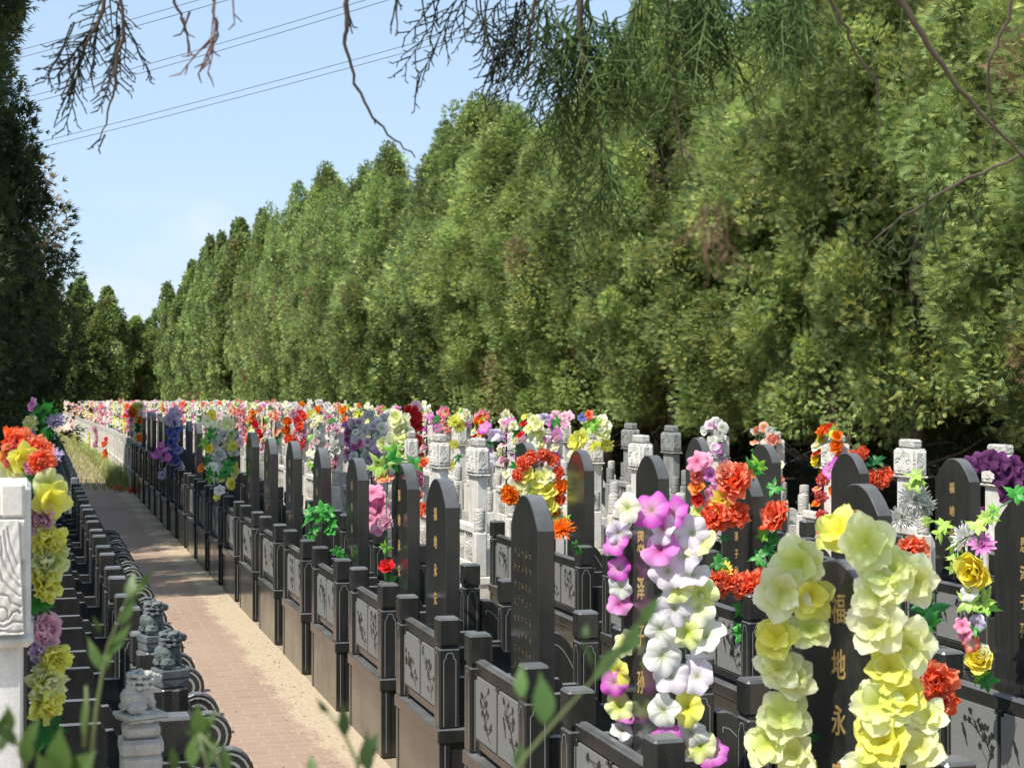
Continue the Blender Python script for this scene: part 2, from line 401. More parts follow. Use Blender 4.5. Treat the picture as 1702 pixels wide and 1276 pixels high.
# distant hills
rng = random.Random(3)
hx = np.linspace(-2600, 2600, 60); hb = MB(); prof = [150 + 45 * math.sin(x / 420.0) + 25 * math.sin(x / 130.0 + 1) + rng.uniform(-6, 6) for x in hx]
vs = [(x, 3300, -40) for x in hx] + [(x, 3700, p * 0.62) for x, p in zip(hx, prof)] + [(x, 4300, -40) for x in hx]
n = len(hx); hb.add(vs, [(r * n + i, r * n + i + 1, (r + 1) * n + i + 1, (r + 1) * n + i) for r in (0, 1) for i in range(n - 1)], 0, True)
struct(hb.build('hills', mat('hazy_hill', (0.20, 0.30, 0.36), 1.0)))  # bluish haze of distance is painted into the hill colour

# ------------------------------------------------------------------ art helpers
def strip(b, pts, w, m, plane, off):
    """thin flat line drawn on a plane; pts 2D; plane(u,v,off)->xyz"""
    for i in range(len(pts) - 1):
        (u0, v0), (u1, v1) = pts[i], pts[i + 1]
        dx, dy = u1 - u0, v1 - v0; L = math.hypot(dx, dy) + 1e-9; nx, ny = -dy / L * w / 2, dx / L * w / 2
        ex, ey = dx / L * w * 0.3, dy / L * w * 0.3
        b.add([plane(u0 + nx - ex, v0 + ny - ey, off), plane(u0 - nx - ex, v0 - ny - ey, off), plane(u1 - nx + ex, v1 - ny + ey, off), plane(u1 + nx + ex, v1 + ny + ey, off)], [(0, 1, 2, 3)], m)
def blob(b, u, v, ru, rv, a, m, plane, off, n=8, point=0.0):
    pts = []
    for i in range(n):
        t = 2 * math.pi * i / n; r = 1.0
        x = math.cos(t) * ru; y = math.sin(t) * rv * (1 - point * abs(math.cos(t)))
        pts.append(plane(u + x * math.cos(a) - y * math.sin(a), v + x * math.sin(a) + y * math.cos(a), off))
    b.add(pts, [tuple(range(n))], m)
def drawing(b, u0, v0, W, H, rng, m, plane, off):
    """plum branch with blossoms, leaves and now and then a bird"""
    x = u0 + W * rng.uniform(0.1, 0.3); y = v0 + H * 0.06; ang = R(rng.uniform(45, 75)); pts = [(x, y)]
    k = 9
    for i in range(k):
        ang += rng.uniform(-0.55, 0.55); ang = min(max(ang, 0.4), 2.0)
        x += math.cos(ang) * H / k * 0.95; y += math.sin(ang) * H / k * 0.95
        x = min(max(x, u0 + W * .08), u0 + W * .92); y = min(y, v0 + H * .93); pts.append((x, y))
    for i in range(len(pts) - 1): strip(b, pts[i:i + 2], 0.0075 - 0.0005 * i, m, plane, off)
    for i in range(1, len(pts)):
        for s in (1, -1):
            if rng.random() < 0.85:
                px, py = pts[i]; a = R(90) + s * R(rng.uniform(35, 85)); L = rng.uniform(0.03, 0.085)
                q = (min(max(px + math.cos(a) * L, u0 + W * .06), u0 + W * .94), min(max(py + math.sin(a) * L, v0 + H * .06), v0 + H * .94))
                strip(b, [pts[i], q], 0.0032, m, plane, off)
                if rng.random() < 0.45:
                    for t in range(5): blob(b, q[0] + 0.008 * math.cos(t * 1.257), q[1] + 0.008 * math.sin(t * 1.257), 0.0068, 0.0055, t * 1.257, m, plane, off + 0.0002 * (t + 1), 6)
                else:
                    for t in range(3): blob(b, q[0] + rng.uniform(-.01, .01), q[1] + rng.uniform(-.01, .01), 0.016, 0.006, rng.uniform(0, 6), m, plane, off + 0.0002 * (t + 1), 8, 0.5)
    if rng.random() < 0.6:
        u, v = u0 + W * 0.7, v0 + H * 0.55
        blob(b, u, v, 0.026, 0.012, 1.1, m, plane, off + 0.0014, 10, 0.3); blob(b, u + .012, v + .026, 0.010, 0.008, 0.6, m, plane, off + 0.0016, 8); blob(b, u - .014, v - .034, 0.022, 0.004, 1.2, m, plane, off + 0.0018, 6)

def arch_frame(b, plane, w, z0, z1, m, lw=0.0028, off=0.0012):
    h = w / 2; nz = 0.016
    pts = [(-h, z0), (-h, z1 - 2.2 * nz), (-h * 0.62, z1 - 1.5 * nz), (-h * 0.62, z1 - 0.8 * nz), (-h * 0.35, z1), (h * 0.35, z1), (h * 0.62, z1 - 0.8 * nz), (h * 0.62, z1 - 1.5 * nz), (h, z1 - 2.2 * nz), (h, z0)]
    strip(b, pts, lw, m, plane, off)

# ------------------------------------------------------------------ grave enclosures
EW, ED, PW = 0.93, 0.80, 0.10       # width along the row, depth, post width
ZP, ZC, ZT = 0.43, 0.81, 0.94
ART = [random.Random(100 + i) for i in range(5)]
art_meshes = []
def panel_art(i):
    b = MB(); rng = ART[i]
    pl = lambda u, v, o: (0.030 - o, u, v)
    for s in (0, 1):
        u0 = 0.135 + s * 0.345; W = 0.315; z0 = 0.505; H = 0.265; nz = 0.018
        pr = [(u0, z0), (u0 + W, z0), (u0 + W, z0 + H - nz), (u0 + W - nz, z0 + H - nz), (u0 + W - nz, z0 + H), (u0 + nz, z0 + H), (u0 + nz, z0 + H - nz), (u0, z0 + H - nz)]
        b.prism(pr, 0.0265, 0.034, 'x', 0)
        rr = lambda u, v, o: (0.0265 - o, u, v)
        drawing(b, u0 + 0.01, z0 + 0.01, W - 0.02, H - 0.025, rng, 1, rr, 0.0012)
    return b.mesh('carved_panel_picture', [M_plate, M_ink])
ART_M = [panel_art(i) for i in range(5)]

def post_mesh(kind):
    b = MB()
    if kind == 'black':
        b.box(0, PW, 0, PW, ZP + 0.001, ZC - 0.012, 0.006)
        b.box(0.008, PW - 0.008, 0.008, PW - 0.008, ZC - 0.012, ZC, 0.001)
        arch_frame(b, lambda u, v, o: (PW / 2 + u, -o, v), 0.058, ZP + 0.01, ZC - 0.03, 1)
        arch_frame(b, lambda u, v, o: (-o, PW / 2 + u, v), 0.058, ZP + 0.01, ZC - 0.03, 1)
        return b.mesh('post', [M_black, M_line])
    b.box(0, PW, 0, PW, ZP + 0.001, ZC - 0.012, 0.008)
    b.box(0.01, PW - 0.01, 0.01, PW - 0.01, ZC - 0.012, ZC, 0.001)
    return b.mesh('post', [M_white if kind == 'white' else M_grey])
def cap_mesh(kind):
    b = MB()
    if kind == 'black':
        b.box(-0.002, PW + 0.002, -0.002, PW + 0.002, ZC, ZT, 0.010); return b.mesh('post_cap', [M_black])
    b.lathe([(0.045, ZC), (0.052, ZC + 0.01), (0.047, ZC + 0.02), (0.050, ZC + 0.05), (0.050, ZC + 0.17), (0.045, ZC + 0.185), (0.02, ZC + 0.19)], PW / 2, PW / 2, 14)
    return b.mesh('post_cap', [M_carve if kind == 'white' else M_gcarve])
def drum_mesh(kind):
    """curved side stone with a drum at its foot, in front of a front post"""
    b = MB(); x0 = ED + 0.001
    pr = [(x0, 0.05), (x0, 0.72)]
    for i in range(9):
        t = i / 8; pr.append((x0 + 0.05 + 0.19 * t, 0.72 - 0.30 * (1 - math.cos(t * math.pi / 2)) - 0.02 * t))
    cx, cz, r = x0 + 0.31, 0.30, 0.115
    for i in range(13):
        a = R(120) - R(250) * i / 12; pr.append((cx + r * math.cos(a), cz + r * math.sin(a)))
    pr.append((x0 + 0.24, 0.05))
    b.prism(pr, 0.012, 0.088, 'y', 0, 0.006)
    # raised rings on both faces of the drum
    for yy, s in ((0.012, -1), (0.088, 1)):
        for rr, w in ((0.092, 0.010), (0.055, 0.014)):
            pts = [(cx + rr * math.cos(R(a)), cz + rr * math.sin(R(a))) for a in range(0, 361, 20)]
            strip(b, pts, w, 1, lambda u, v, o, yy=yy, s=s: (u, yy + s * o, v), 0.003)
        pts = [(x0 + 0.03, 0.64)] + [(x0 + 0.03 + 0.17 * t / 6, 0.66 - 0.27 * (1 - math.cos(t / 6 * math.pi / 2))) for t in range(7)]
        strip(b, pts, 0.004, 1, lambda u, v, o, yy=yy, s=s: (u, yy + s * o, v), 0.003)
    # rounded rim of the drum
    b.lathe_y = None
    if kind == 'black': return b.mesh('drum_stone', [M_black, M_line])
    return b.mesh('drum_stone', [M_white, M_carve] if kind == 'white' else [M_grey, M_gcarve])
PROFV = [(0.012, 0), (0.022, 0.01), (0.018, 0.03), (0.038, 0.09), (0.042, 0.13), (0.030, 0.18), (0.017, 0.21), (0.024, 0.235), (0.024, 0.25)]
def make_enclosure(kind, art=0, front=True):
    mt = {'black': M_black, 'white': M_white, 'grey': M_grey}[kind]
    root = empty('grave_enclosure', 'x', 'grave enclosure')
    b = MB()
    b.box(0.012, ED - 0.012, 0.012, EW - 0.012, 0.0, ZP - 0.065, 0.004)
    b.box(0, ED, 0, EW, ZP - 0.065, ZP, 0.007)
    if kind == 'black':
        b.box(0.008, 0.06, 0.006, 0.05, 0.0, ZP - 0.066, 0.004)
        b.box(0.008, 0.06, EW - 0.05, EW - 0.006, 0.0, ZP - 0.066, 0.004)
        strip(b, [(0.035, 0.03), (0.035, ZP - 0.075)], 0.003, 1, lambda u, v, o: (u, 0.006 - o, v), 0.001)
    b.box(ED - 0.01, ED + 0.24, 0.22, EW - 0.22, 0.0, 0.20, 0.006)      # step
    b.build('plinth', [mt, M_line], root)
    pm, cmh = PM[kind]
    for (x, y) in ((0.008, 0.008), (0.008, EW - PW - 0.008), (ED - PW - 0.008, 0.008), (ED - PW - 0.008, EW - PW - 0.008)):
        p = link('post', pm, root); p.location = (x, y, 0); link('post_cap', cmh, p)
    if kind == 'black':
        b = MB(); y0, y1 = PW + 0.010, EW - PW - 0.010
        b.box(0.038, 0.078, y0, y1, ZP + 0.028, 0.835, 0.010)
        b.box(0.030, 0.040, y0 + 0.001, y1 - 0.001, 0.775, 0.828, 0.003); b.box(0.030, 0.040, y0 + 0.001, y1 - 0.001, ZP + 0.03, 0.497, 0.003)
        for a in (y0 + 0.001, 0.452, y1 - 0.016): b.box(0.030, 0.040, a, a + (0.015 if a != 0.452 else 0.026), 0.498, 0.774, 0.002)
        b.box(0.036, 0.080, y0, y0 + 0.06, ZP, ZP + 0.029, 0.002); b.box(0.036, 0.080, y1 - 0.06, y1, ZP, ZP + 0.029, 0.002)
        p = b.build('carved_panel', M_black, root); link('panel_picture', ART_M[art % 5], p)
    else:
        b = MB(); y0, y1 = PW + 0.010, EW - PW - 0.010
        b.box(0.03, 0.085, y0, y1, ZP + 0.001, 0.53, 0.006); b.box(0.02, 0.095, y0, y1, 0.78, 0.85, 0.010)
        for yy in (y0 + 0.001, (y0 + y1) / 2 - 0.025, y1 - 0.041): b.box(0.034, 0.082, yy, yy + 0.04, 0.531, 0.779, 0.004)
        p = b.build('balustrade', mt, root)
        vb = MB()
        for yy in (0.20, 0.285, 0.37, 0.56, 0.645, 0.73): vb.lathe([(r, 0.531 + z * 0.98) for r, z in PROFV], 0.058, yy, 10)
        vb.build('balusters', M_carve if kind == 'white' else M_gcarve, p)
    for side in (0, 1):
        b = MB(); ya = 0.035 if side == 0 else EW - 0.075
        pr = [(PW + 0.01, ZP + 0.001), (ED - PW - 0.01, ZP + 0.001), (ED - PW - 0.01, 0.60), (ED - PW - 0.08, 0.60), (ED - PW - 0.10, 0.63), (ED - PW - 0.13, 0.63), (ED - PW - 0.15, 0.66), (PW + 0.01, 0.66)]
        b.prism(pr, ya, ya + 0.04, 'y', 0, 0.004); b.build('side_wall', mt, root)
    if front:
        for y in (0.008, EW - PW - 0.008):
            d = link('drum_stone', DRUM[kind], root); d.location = (0, y, 0)
    register(root); return root
PM = {k: (post_mesh(k), cap_mesh(k)) for k in ('black', 'white', 'grey')}
DRUM = {k: drum_mesh(k) for k in ('black', 'white', 'grey')}
enc_black = [make_enclosure('black', i) for i in range(5)]
enc_white = make_enclosure('white'); enc_grey = make_enclosure('grey')
# low detail white enclosure for the far rows (one mesh)
def far_enclosure(mt, mc):
    b = MB(); b.box(0, ED, 0, EW, 0, ZP, 0.006)
    for (x, y) in ((0.008, 0.008), (0.008, EW - PW - 0.008), (ED - PW - 0.008, 0.008), (ED - PW - 0.008, EW - PW - 0.008)):
        b.box(x - .014, x + PW, y, y + PW, 0.0, ZC, 0.006); b.box(x + .004, x + PW - .004, y + .004, y + PW - .004, ZC, ZC + 0.17, 0.015, 1)
    b.box(0.02, 0.09, PW + .01, EW - PW - .01, 0.78, 0.85, 0.006); b.box(0.03, 0.08, PW + .01, EW - PW - .01, ZP, 0.53, 0.006)
    for yy in (0.20, 0.285, 0.37, 0.56, 0.645, 0.73): b.box(0.035, 0.08, yy - .02, yy + .02, 0.53, 0.78, 0.008, 1)
    b.box(0.40, 0.62, 0.1, EW - 0.1, ZP, 0.60, 0.01)
    return b.mesh('grave_enclosure', [mt, mc])
ENC_FAR = far_enclosure(M_white, M_carve); ENC_FARG = far_enclosure(M_grey, M_gcarve)

# ------------------------------------------------------------------ gravestones
def black_slab():
    b = MB(); W, T = 0.40, 0.072; z0, zs, zt = ZP + 0.10, 1.44, 1.575
    pr = [(-W / 2, z0), (W / 2, z0), (W / 2, zs)]
    for i in range(1, 40):
        u = math.cos(math.pi * i / 40); pr.append((W / 2 * u, zs + (zt - zs) * (1 - abs(u) ** 2.1)))
    pr.append((-W / 2, zs))
    b.prism(pr, 0, T, 'x', 0, 0.004)
    return b.mesh('slab', [M_black])
SLAB = black_slab()
def base_m():
    b = MB(); b.box(-0.03, 0.105, -0.25, 0.25, ZP + 0.001, ZP + 0.10, 0.008); return b.mesh('base_block', [M_black])
BASEB = base_m()
def text_mesh(s, size):
    cu = bpy.data.curves.new('t', 'FONT'); cu.body = s; cu.size = size; cu.extrude = 0.0008; cu.align_x = 'CENTER'; cu.align_y = 'CENTER'
    cu.resolution_u = 3; cu.offset = size * 0.012
    o = bpy.data.objects.new('t', cu); C.objects.link(o)
    dg = bpy.context.evaluated_depsgraph_get(); me = bpy.data.meshes.new_from_object(o.evaluated_get(dg))
    bpy.data.objects.remove(o); return me
def inscription(parent, chars, zs, size, y=0.0, x=-0.0012, m=None, slant=0.12):
    vs = []; fs = []
    for ch, z in zip(chars, zs):
        me = text_mesh(ch, size); o = len(vs)
        for v in me.vertices:
            tx, ty = v.co.x, v.co.y; ty *= 1.12; ty += tx * slant
            vs.append((x - v.co.z, y - tx, z + ty))
        for p in me.polygons: fs.append([i + o for i in p.vertices])
    me = bpy.data.meshes.new('inscription'); me.from_pydata(vs, [], fs); me.materials.append(m or M_gold)
    return link('inscription', me, parent)
def epitaph(parent):
    """worn rows of small gilt characters, too small to read"""
    b = MB(); rng = random.Random(5); pl = lambda u, v, o: (-o, u, v)
    for r in range(11):
        for c in range(5):
            u = 0.125 - c * 0.055; v = 1.33 - r * 0.068
            for k in range(6):
                if rng.random() < 0.15: continue
                a = rng.choice((0.05, 1.5, 0.08, 0.9, 2.2)) + rng.uniform(-.15, .15); L = rng.uniform(0.008, 0.017)
                cu, cv = u + rng.uniform(-.012, .012), v + rng.uniform(-.014, .014)
                strip(b, [(cu - math.cos(a) * L / 2, cv - math.sin(a) * L / 2), (cu + math.cos(a) * L / 2, cv + math.sin(a) * L / 2)], 0.0026, 0, pl, 0.0012 + 0.0001 * k)
    return b.build('inscription', M_gold2, parent)
def relief(W, H, nx, nz, seed):
    """height field of a carved panel: volutes, leaf grooves and a wavy foot band"""
    rng = random.Random(seed); u = np.linspace(-W / 2, W / 2, nx); v = np.linspace(0, H, nz); U, V = np.meshgrid(u, v)
    s = W
    h = np.zeros_like(U)
    def groove(d, w): return np.exp(-(d / w) ** 2)
    for cx, cz, r0 in ((-0.26, 0.22, 0.20), (0.26, 0.22, 0.20), (0.0, 0.62, 0.22)):
        d = np.hypot(U / s - cx, V / s - cz); th = np.arctan2(V / s - cz, U / s - cx)
        g = np.abs(((d - th * 0.018 * (1 if cx < 0 else -1)) % 0.085) - 0.042) - 0.0
        h -= groove(g, 0.013) * (d < r0)
    for k in range(7):
        a = -0.42 + 0.14 * k; c = np.abs(U / s - a * (1.25 - V / H) - 0.06 * np.sin(V / H * 7 + k))
        h -= groove(c, 0.014) * (V / H > 0.42)
    for zc in (0.06, 0.12): h -= groove(V / H - zc - 0.02 * np.sin(U / s * 22), 0.012)
    return U, V, h
def relief_face(b, W, H, z0, depth, plane, m, seed, nx=34, nz=34):
    U, V, h = relief(W, H, nx, nz, seed); vs = []
    edge = np.ones_like(h); edge[0, :] = edge[-1, :] = 0; edge[:, 0] = edge[:, -1] = 0
    hh = (h * depth + depth * 0.9) * edge
    for j in range(nz):
        for i in range(nx): vs.append(plane(U[j, i], z0 + V[j, i], hh[j, i]))
    b.add(vs, [(j * nx + i, j * nx + i + 1, (j + 1) * nx + i + 1, (j + 1) * nx + i) for j in range(nz - 1) for i in range(nx - 1)], m, True)
def white_stone_parts(root, mt, mc, detail):
    b = MB(); b.box(-0.008, 0.082, -0.145, 0.145, 0.56, 1.245, 0.006)
    b.build('shaft', mt, root)
    b = MB(); b.box(-0.05, 0.13, -0.21, 0.21, ZP + 0.001, 0.56, 0.012); b.build('base_block', mc, root)
    b = MB()
    b.box(-0.026, 0.100, -0.170, 0.170, 1.262, 1.495, 0.018, 0)
    b.box(-0.034, 0.108, -0.182, 0.182, 1.243, 1.266, 0.010, 0)
    b.box(-0.012, 0.086, -0.120, 0.120, 1.495, 1.572, 0.016, 0)
    if detail:
        relief_face(b, 0.31, 0.20, 1.275, 0.012, lambda u, v, o: (-0.0265 - o, u, v), 1, 2)
        relief_face(b, 0.10, 0.20, 1.275, 0.010, lambda u, v, o: (0.037 + u, -0.1705 - o, v), 1, 4, 20, 30)
    b.build('capital', [mc, mt], root)
def far_white(mt, mc):
    b = MB(); b.box(-0.008, 0.082, -0.145, 0.145, ZP, 1.245, 0.006); b.box(-0.03, 0.105, -0.178, 0.178, 1.243, 1.495, 0.02, 1); b.box(-0.012, 0.086, -0.12, 0.12, 1.495, 1.572, 0.016, 1)
    return b.mesh('gravestone', [mt, mc])
WFAR = far_white(M_white, M_carve); GFAR = far_white(M_grey, M_gcarve)
def new_gravestone(kind, loc, label, group=None):
    r = empty('gravestone', label, 'gravestone', loc, group)
    if kind == 'black':
        link('slab', SLAB, r); link('base_block', BASEB, r)
    elif kind == 'white': white_stone_parts(r, M_white, M_carve, True)
    else: white_stone_parts(r, M_grey, M_gcarve, True)
    return r
pb = new_gravestone('black', (0, 0, 0), 'x'); register(pb)
pw = new_gravestone('white', (0, 0, 0), 'x'); register(pw)
pg = new_gravestone('grey', (0, 0, 0), 'x'); register(pg)

# ------------------------------------------------------------------ flowers
def srgb(h): 
    c = np.array([int(h[i:i + 2], 16) / 255 for i in (0, 2, 4)]); return np.where(c <= 0.04045, c / 12.92, ((c + 0.055) / 1.055) ** 2.4)
def petal_grid(L, W, cup, edge, ruf, rs, nu, nv, pw=0.7, tipw=0.25):
    u = np.sin(np.linspace(0, 1, nu) * math.pi / 2) if tipw > 0 else np.linspace(0, 1, nu)
    v = np.linspace(-1, 1, nv); V, U = np.meshgrid(v, u)
    if tipw > 0:   # broad rounded silk petal
        w = np.where(U < 0.58, 0.16 + 0.84 * np.sin(np.clip(U / 0.58, 0, 1) * math.pi / 2) ** 1.1, np.sqrt(np.clip(1 - ((U - 0.58) / 0.48) ** 2, 0.05, 1))) * W / 2
    else:
        w = W / 2 * np.clip(np.sin(np.pi * np.clip(U, 0, 1) ** pw), 0, 1) ** 0.75
        w = np.where(U < 0.01, W * 0.06, w)
    X = V * w; Y = U * L * (1 - (0.10 if tipw > 0 else 0.16) * V ** 2)
    if tipw > 0: Y = Y + (rs.uniform(-1, 1, nv) * (0.015 + 0.5 * ruf))[None] * L * U ** 2; X = X + rs.uniform(-1, 1, (nu, 1)) * 0.35 * ruf * W
    Z = cup * L * (U ** 1.8) + edge * W * V ** 2 * U
    ph = rs.uniform(0, 6.28); Z = Z + ruf * L * U ** 2 * np.sin(V * rs.uniform(3, 5.5) + ph) + ruf * 0.5 * L * U * np.sin(U * 7 + ph)
    vs = np.stack([X, Y, Z], -1).reshape(-1, 3)
    q = [(i * nv + j, i * nv + j + 1, (i + 1) * nv + j + 1, (i + 1) * nv + j) for i in range(nu - 1) for j in range(nv - 1)]
    return vs, np.array(q), U.ravel(), V.ravel()
LAYERS = {   # n, length, width, tilt from axis, cup, edge, ruffle
    'lily': [(5, .094, .088, 72, -.22, .10, .050), (3, .074, .078, 50, -.10, .16, .07)],
    'petunia': [(6, .080, .080, 64, -.26, .10, .06)],
    'peony': [(9, .085, .060, 98, .12, .2, .12), (9, .080, .058, 78, .10, .2, .14), (8, .072, .055, 58, .10, .2, .15), (7, .062, .05, 38, .12, .25, .16), (5, .05, .045, 18, .1, .3, .16)],
    'mum': [(26, .085, .013, 95, .18, .3, .02), (26, .080, .012, 78, .15, .3, .02), (22, .072, .012, 58, .12, .3, .02), (16, .06, .011, 36, .12, .3, .02), (9, .045, .011, 14, .1, .3, .02)],
    'rose': [(6, .075, .075, 86, .22, .12, .05), (6, .066, .066, 64, .22, .15, .05), (5, .055, .058, 42, .2, .2, .05), (4, .043, .048, 22, .15, .3, .04)],
    'daisy': [(12, .075, .026, 78, -.10, .12, .03), (7, .03, .018, 40, .1, .1, .05)],
}
def flower_arrays(kind, cols, scale, seed, nu=5, nv=5, thin=1.0):
    """cols: list of (base, tip) linear colours; a petal takes one at random"""
    if kind == 'petunia': return funnel_arrays(cols, scale, seed, 7 if nu > 4 else 3, 40 if nu > 4 else 12, 5 + seed % 2)
    rs = np.random.RandomState(seed); VS = []; QS = []; CS = []; o = 0
    for li, (n, L, W, tilt, cup, edge, ruf) in enumerate(LAYERS[kind]):
        n = max(3, int(n * thin)); a0 = rs.uniform(0, 6.28)
        base, tip = cols[rs.randint(len(cols))]
        for k in range(n):
            vs, q, U, V = petal_grid(L * scale * rs.uniform(.85, 1.12), W * scale * rs.uniform(.88, 1.12) * (1.0 / thin ** .6), cup + rs.uniform(-.1, .1), edge, ruf * rs.uniform(.6, 1.4), rs, nu, nv)
            t = R(tilt + rs.uniform(-10, 10)); a = a0 + 2 * math.pi * k / n + rs.uniform(-.12, .12)
            # petal along +Y, normal +Z ; tilt from the axis
            y, z = vs[:, 1].copy(), vs[:, 2].copy()
            vs[:, 1] = y * math.sin(t) - z * math.cos(t); vs[:, 2] = y * math.cos(t) + z * math.sin(t)
            ca, sa = math.cos(a), math.sin(a); x, y = vs[:, 0].copy(), vs[:, 1].copy()
            vs[:, 0] = x * ca - y * sa; vs[:, 1] = x * sa + y * ca
            f = np.clip(U, 0, 1)[:, None] ** 1.2
            c = base[None] * (1 - f) + tip[None] * f; c = c * rs.uniform(.86, 1.08) * (1 - .07 * (np.cos(V * 9)[:, None] > .4) * f)
            VS.append(vs); QS.append(q + o); CS.append(c); o += len(vs)
    return np.concatenate(VS), np.concatenate(QS), np.clip(np.concatenate(CS), 0, 0.93)
def funnel_arrays(cols, scale, seed, nr=7, na=40, lobes=6):
    """one fused trumpet blossom with a wavy lobed rim"""
    rs = np.random.RandomState(seed); base, tip = cols[rs.randint(len(cols))]; L = .082 * scale
    rho = np.sin(np.linspace(0.02, 1, nr) * math.pi / 2); phi = np.linspace(0, 2 * math.pi, na, endpoint=False); PH, RH = np.meshgrid(phi, rho)
    lb = np.abs(np.cos(PH * lobes / 2 + .3)) ** .6
    rim = L * (0.80 + 0.20 * lb) * (1 + .05 * np.sin(PH * 2 + rs.uniform(0, 6)) + .03 * np.sin(PH * 7 + rs.uniform(0, 6)))
    r = rim * RH ** 1.15; z = L * (.42 * RH ** .6 - .28 * RH ** 4) + L * .045 * RH * np.cos(PH * lobes * 2) * (1 - .3 * RH) + L * RH ** 3 * (.13 * np.sin(PH * lobes + rs.uniform(0, 6)) + .07 * np.sin(PH * 3 + rs.uniform(0, 6)))
    vs = np.stack([r * np.cos(PH), r * np.sin(PH), z], -1).reshape(-1, 3)
    q = [(i * na + j, i * na + (j + 1) % na, (i + 1) * na + (j + 1) % na, (i + 1) * na + j) for i in range(nr - 1) for j in range(na)]
    f = (RH ** 1.3)[..., None]; c = base * (1 - f) + tip * f
    tip2 = cols[rs.randint(len(cols))][1]; g2 = np.clip(np.sin(PH + rs.uniform(0, 6)) * 1.8, 0, 1)[..., None] * f; c = c * (1 - g2) + tip2 * g2
    c = c * (1 - .20 * (1 - lb[..., None]) * f) * (1 - np.array([.5, .35, .75]) * np.exp(-(RH[..., None] / .26) ** 2))
    return vs, np.array(q), np.clip(c.reshape(-1, 3), 0, .93)
def leafc_arrays(scale, seed, col, n=6, nu=4, nv=3):
    rs = np.random.RandomState(seed); VS = []; QS = []; CS = []; o = 0
    for k in range(n):
        vs, q, U, V = petal_grid(.085 * scale * rs.uniform(.7, 1.15), .036 * scale, -.15 + rs.uniform(-.2, .1), -.12, .03, rs, nu, nv, .75, 0.0)
        t = R(rs.uniform(55, 95)); a = 2 * math.pi * k / n + rs.uniform(-.3, .3)
        y, z = vs[:, 1].copy(), vs[:, 2].copy(); vs[:, 1] = y * math.sin(t) - z * math.cos(t); vs[:, 2] = y * math.cos(t) + z * math.sin(t)
        ca, sa = math.cos(a), math.sin(a); x, y = vs[:, 0].copy(), vs[:, 1].copy(); vs[:, 0] = x * ca - y * sa; vs[:, 1] = x * sa + y * ca
        c = col[None] * (0.85 + 0.35 * np.abs(V)[:, None]) * rs.uniform(.75, 1.2)
        VS.append(vs); QS.append(q + o); CS.append(c); o += len(vs)
    return np.concatenate(VS), np.concatenate(QS), np.clip(np.concatenate(CS), 0, 0.9)
S = srgb
PAL = {
    'lime':    [(S('d6dc6e'), S('f4f6cc')), (S('e2e47c'), S('f8f8da')), (S('ccd85e'), S('ecf2b8'))],
    'limeyel': [(S('dcd848'), S('f2f498')), (S('e6dc3c'), S('f6f48c'))],
    'cream':   [(S('d6d48a'), S('f6f4d8')), (S('e2e3a8'), S('faf8e6'))],
    'yellow':  [(S('e0b420'), S('f4e95a')), (S('e8c828'), S('f8ef7a'))],
    'orange':  [(S('e85a14'), S('fa8a2c')), (S('f06a18'), S('ffa040'))],
    'coral':   [(S('e8482a'), S('ff9a78')), (S('f05a34'), S('ffaa88')), (S('e44424'), S('fa7c58'))],
    'red':     [(S('c41c2c'), S('f04c54')), (S('d02428'), S('f86058'))],
    'magenta': [(S('b43a98'), S('e088d4')), (S('e8b8dc'), S('cc5cc0')), (S('c04aa4'), S('f0b0e4'))],
    'pink':    [(S('e0609c'), S('fab4cc')), (S('e8709c'), S('fcc8da'))],
    'palepink':[(S('e0a0b4'), S('f8dce0')), (S('d890b0'), S('f4d0dc'))],
    'purple':  [(S('3a1840'), S('6c3868')), (S('44204a'), S('7a4478'))],
    'blue':    [(S('343c84'), S('7480c0')), (S('444c94'), S('a0a8d8'))],
    'lilac':   [(S('a890c0'), S('dccce8')), (S('b49cc8'), S('e8dcf0'))],
    'white':   [(S('c8c8b8'), S('ecece8')), (S('d4d4c6'), S('f2f2ee'))],
    'whitepur':[(S('c050b4'), S('ece0ea')), (S('dcd0da'), S('ece4ea')), (S('e0d4e0'), S('c04cb4')), (S('dcd4dc'), S('eae2ea'))],
    'pinkyel': [(S('e8d84c'), S('f06a90')), (S('f0e068'), S('f48ca0'))],
    'redwhite':[(S('f4e8dc'), S('e85060')), (S('f8e0d0'), S('e86a5a'))],
    'orlime':  [(S('e8e060'), S('f07a4c')), (S('f0d850'), S('fa9a70'))],
    'salmon':  [(S('e07858'), S('f8bca0')), (S('e88468'), S('fccab4'))],
}
LEAFC = [S('2f7a2c'), S('3f9038'), S('7ab040'), S('1f5a2c'), S('a8c860')]
_fm = {}
def flower_mesh(kind, pal, var=0, scale=1.0):
    k = (kind, pal, var, scale)
    if k not in _fm:
        nn = (4, 3) if kind == 'mum' else ((10, 9) if kind in ('lily', 'petunia') else (6, 6))
        v, q, c = flower_arrays(kind, PAL[pal], scale, hash((len(kind), len(pal), var)) % 9973 + var * 17, *nn)
        _fm[k] = np_mesh('flower', v, quads=q, cols=c, mats=[M_petal], smooth=True)
    return _fm[k]
def leaf_mesh(ci, var=0, scale=1.0):
    k = ('leaf', ci, var, scale)
    if k not in _fm:
        v, q, c = leafc_arrays(scale, 50 + var, LEAFC[ci]); _fm[k] = np_mesh('leaf_cluster', v, quads=q, cols=c, mats=[M_leaf], smooth=True)
    return _fm[k]
def orient(o, loc, axis, spin=0.0, sc=1.0):
    q = Vector(axis).normalized().to_track_quat('Z', 'Y')
    o.location = loc; o.rotation_mode = 'QUATERNION'; o.rotation_quaternion = q @ Euler((0, 0, spin)).to_quaternion(); o.scale = (sc, sc, sc)
TOW = Vector((-0.55, -0.75, 0.30))
